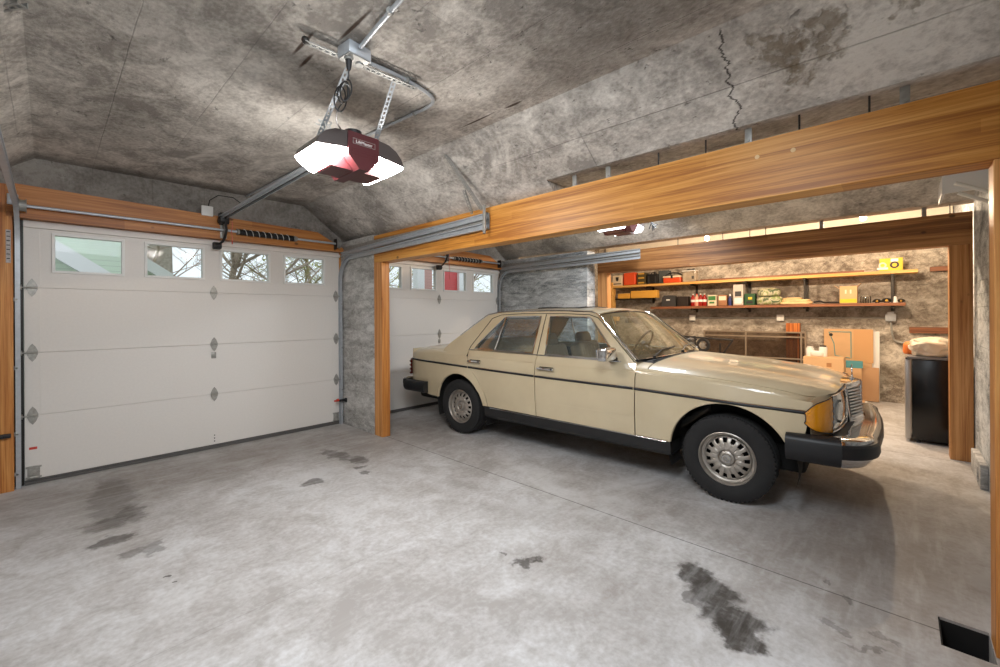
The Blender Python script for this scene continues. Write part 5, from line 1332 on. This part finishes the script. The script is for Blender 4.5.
# grille: slightly vee shaped chrome shell with horizontal bars
GR = MB(); zb, zt_ = .572, .850; gw, gt = .285, .255
def gx(y, z): return .757-.082*(abs(y)/.275)**1.25-(z-.57)*.07
def gwid(z): return gt+(gw-gt)*((z-zb)/(zt_-zb))
def shell_strip(b, pts, w_, d_):  # closed chrome surround
    P = []
    for i in range(len(pts)):
        p = pts[i]; a = pts[i-1]; c = pts[(i+1) % len(pts)]; t_ = (c-a).normalized(); n = Vector((0, t_.z, -t_.y)); n.normalize()
        P.append([p+Vector((-d_, 0, 0))+n*0, p+Vector((0, 0, 0)), p+Vector((.006, 0, 0))-n*w_*.5, p+Vector((0, 0, 0))-n*w_, p+Vector((-d_, 0, 0))-n*w_])
    P.append(P[0]); b.grid(P, closeu=True)
loop = []
for k in range(13): y = gwid(zt_)*(1-2*k/12); loop.append(Vector((gx(y, zt_)+.0, y, zt_+.012*(1-(2*k/12-1)**2))))
for k in range(1, 8): z = zt_-(zt_-zb)*k/8; loop.append(Vector((gx(gwid(z), z), -gwid(z), z)))
for k in range(13): y = -gwid(zb)*(1-2*k/12); loop.append(Vector((gx(y, zb), y, zb)))
for k in range(1, 8): z = zb+(zt_-zb)*k/8; loop.append(Vector((gx(gwid(z), z), gwid(z), z)))
shell_strip(GR, loop, .040, .11)
P = []
for i in range(9):
    t_ = i/8; P.append([Vector(((hm(.655, y/.80).x-.004)*(1-t_)+(gx(y, zt_)+.004)*t_, y, (hm(.655, y/.80).z)*(1-t_)+(zt_+.012*(1-(y/gw)**2))*t_+.008*math.sin(PI*t_))) for y in [-.275+.55*j/16 for j in range(17)]])
GR.grid(P)
gr = GR.build('grille', M['chrome'], car, world=False, ang=40)
nb_ = 11
SLAT = plain('bright grille bar', srgb(232, 236, 240), .3, .35)
for k in range(nb_):
    z = zb+.022+(zt_-zb-.05)*k/(nb_-1); w_ = gwid(z)-.036; P = []
    for j in range(13):
        y = -w_+2*w_*j/12; x = gx(y, z)-.004; P.append([Vector((x-.03, y, z+.003)), Vector((x, y, z+.0055)), Vector((x+.003, y, z)), Vector((x, y, z-.0065)), Vector((x-.03, y, z-.004))])
    MB().grid(P).build('grille_bar', SLAT, gr, world=False)
b = MB(); b.box((gx(0, .72)-.012, 0, .72), (.02, .014, .27), .003); b.build('centre_bar', M['chrome'], gr, world=False)
for s in (-1, 1):
    for q in ():
        y = s*gwid(.72)*q; b = MB(); b.box((gx(y, .72)-.02, y, .72), (.02, .006, .26)); b.build('upright_bar', M['chrome'], gr, world=False)
b = MB(); P = []
for z in (zb+.005, zt_-.005): P.append([Vector((gx(-.24+.48*j/8, z)-.05, -.24+.48*j/8, z)) for j in range(9)])
b.grid(P); b.build('grille_backing', DARK, gr, world=False)
# star ornament on the hood front
orn = MB(); oz = .935; ox = .685
orn.lathe([(.036, -.003), (.041, -.003), (.041, .003), (.036, .003)], 28, T(ox, 0, oz) @ RY(PI/2), close=True)
for k in range(3):
    a = PI/2+k*2*PI/3; p = Vector((ox, .037*math.cos(a), oz+.037*math.sin(a)))
    orn.cyl((ox, 0, oz), p, .006, .0012, n=6)
orn.cyl((ox, 0, .860), (ox, 0, oz-.038), .006, n=8); orn.cyl((ox, 0, .862), (ox, 0, .873), .016, n=14)
orn.build('hood_ornament', M['chrome'], car, world=False)
# lamps
amber = NT('amber lens'); amber.b.inputs['Base Color'].default_value = srgb(255, 168, 24); amber.b.inputs['Roughness'].default_value = .12; amber.b.inputs['Transmission Weight'].default_value = .25
amber.b.inputs['Coat Weight'].default_value = 1
hlm = NT('fluted headlamp glass'); hlm.b.inputs['Base Color'].default_value = srgb(206, 212, 214); hlm.b.inputs['Roughness'].default_value = .08; hlm.b.inputs['Metallic'].default_value = .55; hlm.b.inputs['Coat Weight'].default_value = 1
for s in (-1, 1):
    # amber corner lens: wraps from the side (x .475) to the front (y .74)
    path = [(.470, .868), (.500, .862), (.528, .848), (.552, .826), (.574, .800), (.592, .770), (.604, .742)]
    P = []
    nz = 13
    for i in range(nz+1):
        t = i/nz; row = []
        for k, (x, y) in enumerate(path):
            zb_ = lerp(k/6, [(0, .655), (.17, .625), (.4, .603), (1, .588)]); zt2 = lerp(k/6, [(0, .722), (.17, .762), (.35, .788), (1, .826)]) 
            z = zb_+(zt2-zb_)*t; sw = .012*math.sin(PI*t)**.6*math.sin(PI*(k+.3)/6.6)**.5+(.004 if i % 2 else 0)
            if k == 0 and (t < .08 or t > .92): sw = 0
            row.append(Vector((x+sw, s*(y+sw*.8), z)))
        P.append(row)
    b = MB(); b.grid(P); b.build('turn_signal', amber.m, car, world=False, ang=50, solid=.006)
    b = MB(); ring = P[0]+[r[-1] for r in P[1:]]+P[-1][::-1]+[r[0] for r in P[::-1]][1:-1]; b.tube(ring, .003, 6, closed=True); b.build('lens_gasket', RUB, car, world=False)
    hp = [(.606, .738), (.618, .69), (.632, .62), (.644, .54), (.652, .46), (.658, .38), (.662, .30)]
    P = []
    for i in range(11):
        t = i/10; P.append([Vector((x+.018*math.sin(PI*t)*math.sin(PI*(k+.5)/7), s*y, .592+(lerp(k/6, [(0, .826), (1, .845)])-.592)*t)) for k, (x, y) in enumerate(hp)])
    b = MB(); b.grid(P); hl = b.build('headlamp', hlm.m, car, world=False, ang=60, solid=.006)
    b = MB(); ring = P[0]+[r[-1] for r in P[1:]]+P[-1][::-1]+[r[0] for r in P[::-1]][1:-1]; b.tube(ring, .005, 6, closed=True); b.build('headlamp_trim', M['chrome'], hl, world=False)
    for yy in (.62, .42):
        b = MB(); x = .655-.02*(yy > .5); b.lathe([(.062, 0), (.072, .004), (.078, 0)], 28, T(x+.012, s*yy, .715) @ RY(PI/2)); b.build('reflector_ring', M['chrome'], hl, world=False)
# bumpers
def bumper(name, path, zlo, zhi, mats, parent=car):
    """path: list of (x,y) of the outer face"""
    pts = [Vector((x, y, 0)) for x, y in path]; n = len(pts)
    def sweep(sec, nm, mat, par, i0=0, i1=None):
        P = []
        for i in range(i0, n if i1 is None else i1):
            t_ = (pts[min(i+1, n-1)]-pts[max(i-1, 0)]).normalized(); nn = Vector((t_.y, -t_.x, 0))
            P.append([pts[i]+nn*a+Vector((0, 0, z)) for a, z in sec])
        b = MB(); b.grid(P, closeu=True)
        b.bm.faces.ensure_lookup_table()
        b.bm.verts.ensure_lookup_table()
        for r in (0, len(P)-1):
            vs = [b.bm.verts[r*len(sec)+k] for k in range(len(sec))]
            try: b.bm.faces.new(vs)
            except Exception: pass
        return b.build(nm, mat, par, world=False, ang=40)
    return sweep
def arc2(cx, cy, rx, ry, a0, a1, n): return [(cx+rx*math.cos(math.radians(a0+(a1-a0)*k/n)), cy+ry*math.sin(math.radians(a0+(a1-a0)*k/n))) for k in range(n+1)]
half = [(.838, 0), (.835, -.2), (.822, -.42)]+arc2(.585, -.64, .23, .265, 12, -72, 10)[0:]+[(.56, -.903), (.47, -.905), (.37, -.900)]
fpath = half[::-1]+[(x, -y) for x, y in half[1:]]
ns = len(fpath); sw = bumper('front', [(x, y) for x, y in fpath], 0, 0, 0)
# outward is to the right of the direction of travel: path runs from -y side, round the front, to +y
chr_sec = [(-.13, .578), (-.035, .585), (-.008, .575), (0, .548), (0, .475), (-.010, .44), (-.035, .405), (-.09, .388), (-.10, .40), (-.04, .44), (-.03, .56), (-.13, .565)]
fb = sw(chr_sec, 'front_bumper', M['chrome'], car, 2, ns-2)
rub_sec = [(-.004, .552), (.014, .556), (.026, .545), (.028, .495), (.020, .470), (-.004, .465)]
sw(rub_sec, 'bumper_rubber', RUB, fb, 3, ns-3)
cap_sec = [(-.06, .586), (-.006, .584), (.012, .570), (.022, .55), (.020, .475), (.008, .435), (-.012, .412), (-.05, .405)]
sw(cap_sec, 'bumper_end', RUB, fb, 0, 4); sw(cap_sec, 'bumper_end', RUB, fb, ns-4, ns)
# valance and lower shadowed front
b = MB(); b.box((.62, 0, .47), (.10, 1.35, .20), .03); b.build('front_valance', DARK, car, world=False)
b = MB(); P = []
for (x, y) in fpath[4:ns-4]: P.append([Vector((x-.12*(1 if abs(y) < .6 else .6), y*.93, .575)), Vector((.60, y*.86, .578))])
b.grid(P); b.build('bumper_top_cover', RUB, fb, world=False)
b = MB(); b.box((.80, .56, .37), (.04, .02, .09), .005); b.tube([(.80, .56, .33), (.82, .56, .30), (.80, .56, .28)], .008, 6); b.build('tow_hook', M['black'], car, world=False)
rhalf = [(-3.90, 0), (-3.895, -.3), (-3.875, -.56)]+arc2(-3.70, -.68, .155, .228, 195, 262, 7)+[(-3.66, -.905), (-3.50, -.908), (-3.34, -.905)]
rpath = rhalf[::-1]+[(x, -y) for x, y in rhalf[1:]]
rpath = rpath[::-1]; nr = len(rpath); sw = bumper('rear', rpath, 0, 0, 0)
rb_ = sw(chr_sec, 'rear_bumper', M['chrome'], car, 3, nr-3); sw([(a, z) for a, z in rub_sec], 'bumper_rubber', RUB, rb_, 3, nr-3)
cap2 = [(-.05, .550), (-.006, .552), (.014, .54), (.024, .52), (.024, .46), (.010, .425), (-.012, .41), (-.05, .408)]
sw(cap2, 'bumper_end', RUB, rb_, 0, 8); sw(cap2, 'bumper_end', RUB, rb_, nr-8, nr)
# tail panel, ribbed lamps
b = MB(); P = []
for i in range(9):
    z = .44+i/8*.50; P.append([Vector((-3.70-.045*(1-(abs(-1+2*j/24))**3)-.01*math.sin(PI*i/8), (-1+2*j/24)*.795, z)) for j in range(25)])
b.grid(P); b.build('tail_panel', PAINT, car, world=False, solid=-.01)
tl = NT('dark red ribbed lens'); tl.b.inputs['Base Color'].default_value = srgb(96, 22, 16); tl.b.inputs['Roughness'].default_value = .15
for s in (-1, 1):
    P = []
    path = [(-3.775, .45), (-3.77, .65), (-3.755, .75), (-3.735, .81), (-3.705, .840), (-3.68, .848)]
    for i in range(17):
        t = i/16; P.append([Vector((x-.010*(i % 4 in (1, 2))*(1), s*(y+.010*(i % 4 in (1, 2))*(k > 2)), .61+.20*t)) for k, (x, y) in enumerate(path)])
    b = MB(); b.grid(P); b.build('tail_lamp', tl.m, car, world=False, ang=20, solid=.004)
# boot edge seam on top of the fender
# underbody and inner tub
b = MB(); b.box((-1.50, 0, .33), (3.9, 1.16, .20), .03); b.box((-3.30, 0, .42), (.70, 1.5, .22), .05); b.box((-1.355, 0, .30), (1.92, 1.60, .10), .02); b.box((.22, 0, .55), (.8, 1.1, .30), .02); b.box((-3.2, 0, .70), (.95, 1.10, .34), .03)
b.box((-.60, 0, .60), (.03, 1.55, .50)); b.box((-2.72, 0, .66), (.03, 1.16, .60)); b.build('underbody', DARK, car, world=False)
b = MB(); b.tube([(-2.4, .35, .22), (-3.0, .45, .24), (-3.7, .45, .27)], .03, 10); b.build('exhaust', M['steeldk'], car, world=False)

# interior
inn = plain('dark brown trim', srgb(52, 44, 36), .7)
b = MB(); P = []
for k in range(5): P.append([Vector((-.64-.07*k, -.74+1.48*j/16, .955+.03*math.sin(PI*k/4)-.012*k)) for j in range(17)])
b.grid(P); b.box((-.95, 0, .86), (.10, 1.45, .18), .04); b.box((-.90, .37, .965), (.14, .40, .07), .03); b.build('dashboard', inn, car, world=False)
for s in (-1, 1):
    b = MB(); b.box((-1.65, s*.79, .72), (1.85, .03, .42), .01); b.build('door_card', inn, car, world=False)
b = MB(); b.box((-1.65, 0, .40), (2.1, 1.5, .03)); b.build('cabin_floor', inn, car, world=False)
def seat(y):
    o = MB(); o.box((-1.50, y, .55), (.54, .52, .20), .07, None, 4); so = o.build('seat', LEATH, car, world=False, ang=70)
    rot = RY(-.28).to_3x3(); b = MB(); b.box((-1.79, y, .79), (.15, .52, .52), .06, rot, 4); b.build('seat_back', LEATH, so, world=False, ang=70)
    b = MB(); b.box((-1.865, y, 1.085), (.10, .26, .15), .045, rot, 4); b.build('headrest', LEATH, so, world=False, ang=70)
    b = MB(); 
    for q in (-.06, .06): b.cyl((-1.845, y+q, .98), (-1.865, y+q, 1.05), .007, n=8)
    b.build('headrest_post', M['chrome'], so, world=False)
    b = MB()
    for k in range(-3, 4): b.tube([Vector((-1.645, y+k*.06, .58)), Vector((-1.712, y+k*.06, .79)), Vector((-1.775, y+k*.06, 1.0))], .006, 6)
    b.build('seat_pleat', LEATH, so, world=False)
seat(-.37); seat(.37)
o = MB(); o.box((-2.38, 0, .56), (.50, 1.36, .20), .07, None, 4); rs_ = o.build('rear_bench', LEATH, car, world=False, ang=70)
b = MB(); b.box((-2.66, 0, .84), (.15, 1.32, .50), .06, RY(-.35).to_3x3(), 4); b.build('seat_back', LEATH, rs_, world=False, ang=70)
b = MB(); b.box((-2.88, 0, .985), (.34, 1.30, .02)); b.build('parcel_shelf', inn, car, world=False)
sw_ = MB(); cc = Matrix.Translation((-1.12, .37, 1.02)) @ RY(-1.05)
sw_.lathe([(.185+.011*math.cos(a*PI/4), .011*math.sin(a*PI/4)) for a in range(8)], 36, cc, close=True)
for k in (0, 2.4, -2.4, PI):
    pass
p0 = cc @ Vector((0, 0, 0))
for a in (.25, PI-.25, -PI/2-.5, -PI/2+.5):
    # spokes lie in the wheel plane
    sw_.cyl(cc @ Vector((0, 0, -.01)), cc @ Vector((.18*math.sin(a)*1, .18*math.cos(a), 0)), .012, n=8)
sw_.cyl(cc @ Vector((0, 0, -.02)), cc @ Vector((0, 0, .015)), .06, n=20); sw_.cyl(p0, (-.88, .37, .90), .03, n=12); sw_.build('steering_wheel', M['black'], car, world=False)
b = MB(); b.box((-1.09, .02, 1.305), (.03, .25, .055), .012); b.cyl((-1.10, .02, 1.33), (-1.12, .02, 1.395), .008); b.build('rear_view_mirror', M['black'], car, world=False)
b = MB(); P = []
for k in range(9): P.append([roofmap(-2.5+1.3*k/8, -.93+1.86*j/12)+Vector((0, 0, -.03)) for j in range(13)])
b.grid(P); b.build('headliner', plain('cream headliner', srgb(170, 160, 140), .9), car, world=False)

# wheels
alloy = plain('cast alloy', srgb(186, 180, 172), .38, .75, noise=.12, nscale=25)
def wheel(x, s):
    root = bpy.data.objects.new('wheel', None)
    tw = .095; mt = T(x, s*.745, .313) @ RX(-s*PI/2)     # local +z points outward
    prof = [(.188, -tw*.85), (.20, -tw), (.262, -tw*1.03), (.298, -tw*.90), (.309, -tw*.72)]
    for k, zz in enumerate((-.055, -.025, 0.005, .035)):
        prof += [(.312, zz-.013), (.312, zz+.004), (.306, zz+.006), (.306, zz+.010)]
    prof += [(.310, tw*.70), (.300, tw*.88), (.285, tw*.97), (.262, tw*1.03), (.235, tw*1.04), (.222, tw*1.0), (.205, tw*.97), (.192, tw*.88), (.187, tw*.78)]
    ty = MB().lathe(prof, 72, mt).build('wheel', M['rubber'], car, world=False, ang=28)
    # tread blocks at the shoulder
    b = MB()
    for k in range(64):
        a = 2*PI*k/64; b.box((.3005*math.cos(a), .3005*math.sin(a), tw*.74), (.010, .018, .03), .002, (RZ(a) @ RY(.35)).to_3x3())
    b.bm.transform(mt); b.build('tread_shoulder', M['rubber'], ty, world=False)
    rim = MB(); rim.lathe([(.170, -.06), (.176, .02), (.1765, .055), (.178, .078), (.186, .090), (.192, .086), (.192, .076)], 72)
    rim.lathe([(.1765, .05), (.166, .040), (.158, .040)], 72)
    # face: fluted fingers separated by slots, rising to the hub
    N = 15; seg = 8; R_ = [.158, .150, .138, .124, .114, .100, .085, .070, .058, .052]; Z_ = [.040, .052, .060, .066, .069, .072, .074, .074, .070, .062]
    V = []
    for i, (r, z) in enumerate(zip(R_, Z_)):
        row = []
        for k in range(N*seg):
            f = (k % seg)/seg; fl = -.006*(1 if k % seg in (0, 7) else 0)*(1 if 3 < i < 7 else 0)
            a = 2*PI*k/(N*seg); row.append(rim.bm.verts.new((r*math.cos(a), r*math.sin(a), z+fl)))
        V.append(row)
    for i in range(len(R_)-1):
        for k in range(N*seg):
            m = k % seg
            if 1 <= i <= 3 and m in (6, 7, 0, 1): continue
            kk = (k+1) % (N*seg); rim.bm.faces.new((V[i][k], V[i][kk], V[i+1][kk], V[i+1][k]))
    rim.bm.transform(mt); ro = rim.build('wheel_rim', alloy, ty, world=False, ang=40, solid=None)
    md = ro.modifiers.new('t', 'SOLIDIFY'); md.thickness = .006; md.offset = -1 
    b = MB(); b.lathe([(0, .0), (.172, .0)], 40, mt); b.lathe([(.170, -.05), (.170, .02)], 40, mt); b.build('brake_drum', DARK, ty, world=False)
    b = MB(); b.lathe([(.052, .060), (.050, .070), (.044, .074), (.036, .076), (.030, .072), (.028, .078), (.014, .082), (0, .083)], 36, mt)
    for k in range(5):
        a = 2*PI*k/5+.3; b.cyl(mt @ Vector((.068*math.cos(a), .068*math.sin(a), .068)), mt @ Vector((.068*math.cos(a), .068*math.sin(a), .082)), .010, n=6)
    b.build('hub_cap', alloy, ty, world=False)
    b = MB()
    b.lathe([(.024, .0825), (.028, .0825), (.028, .085), (.024, .085)], 28, mt, close=True)
    for k in range(3):
        a = PI/2+k*2*PI/3; b.cyl(mt @ Vector((0, 0, .085)), mt @ Vector((.026*math.cos(a), .026*math.sin(a), .0845)), .005, .001, n=6)
    b.build('star_emblem', M['chrome'], ty, world=False)
    bpy.data.objects.remove(root)
for x in (0, -2.795):
    for s in (-1, 1): wheel(x, s)
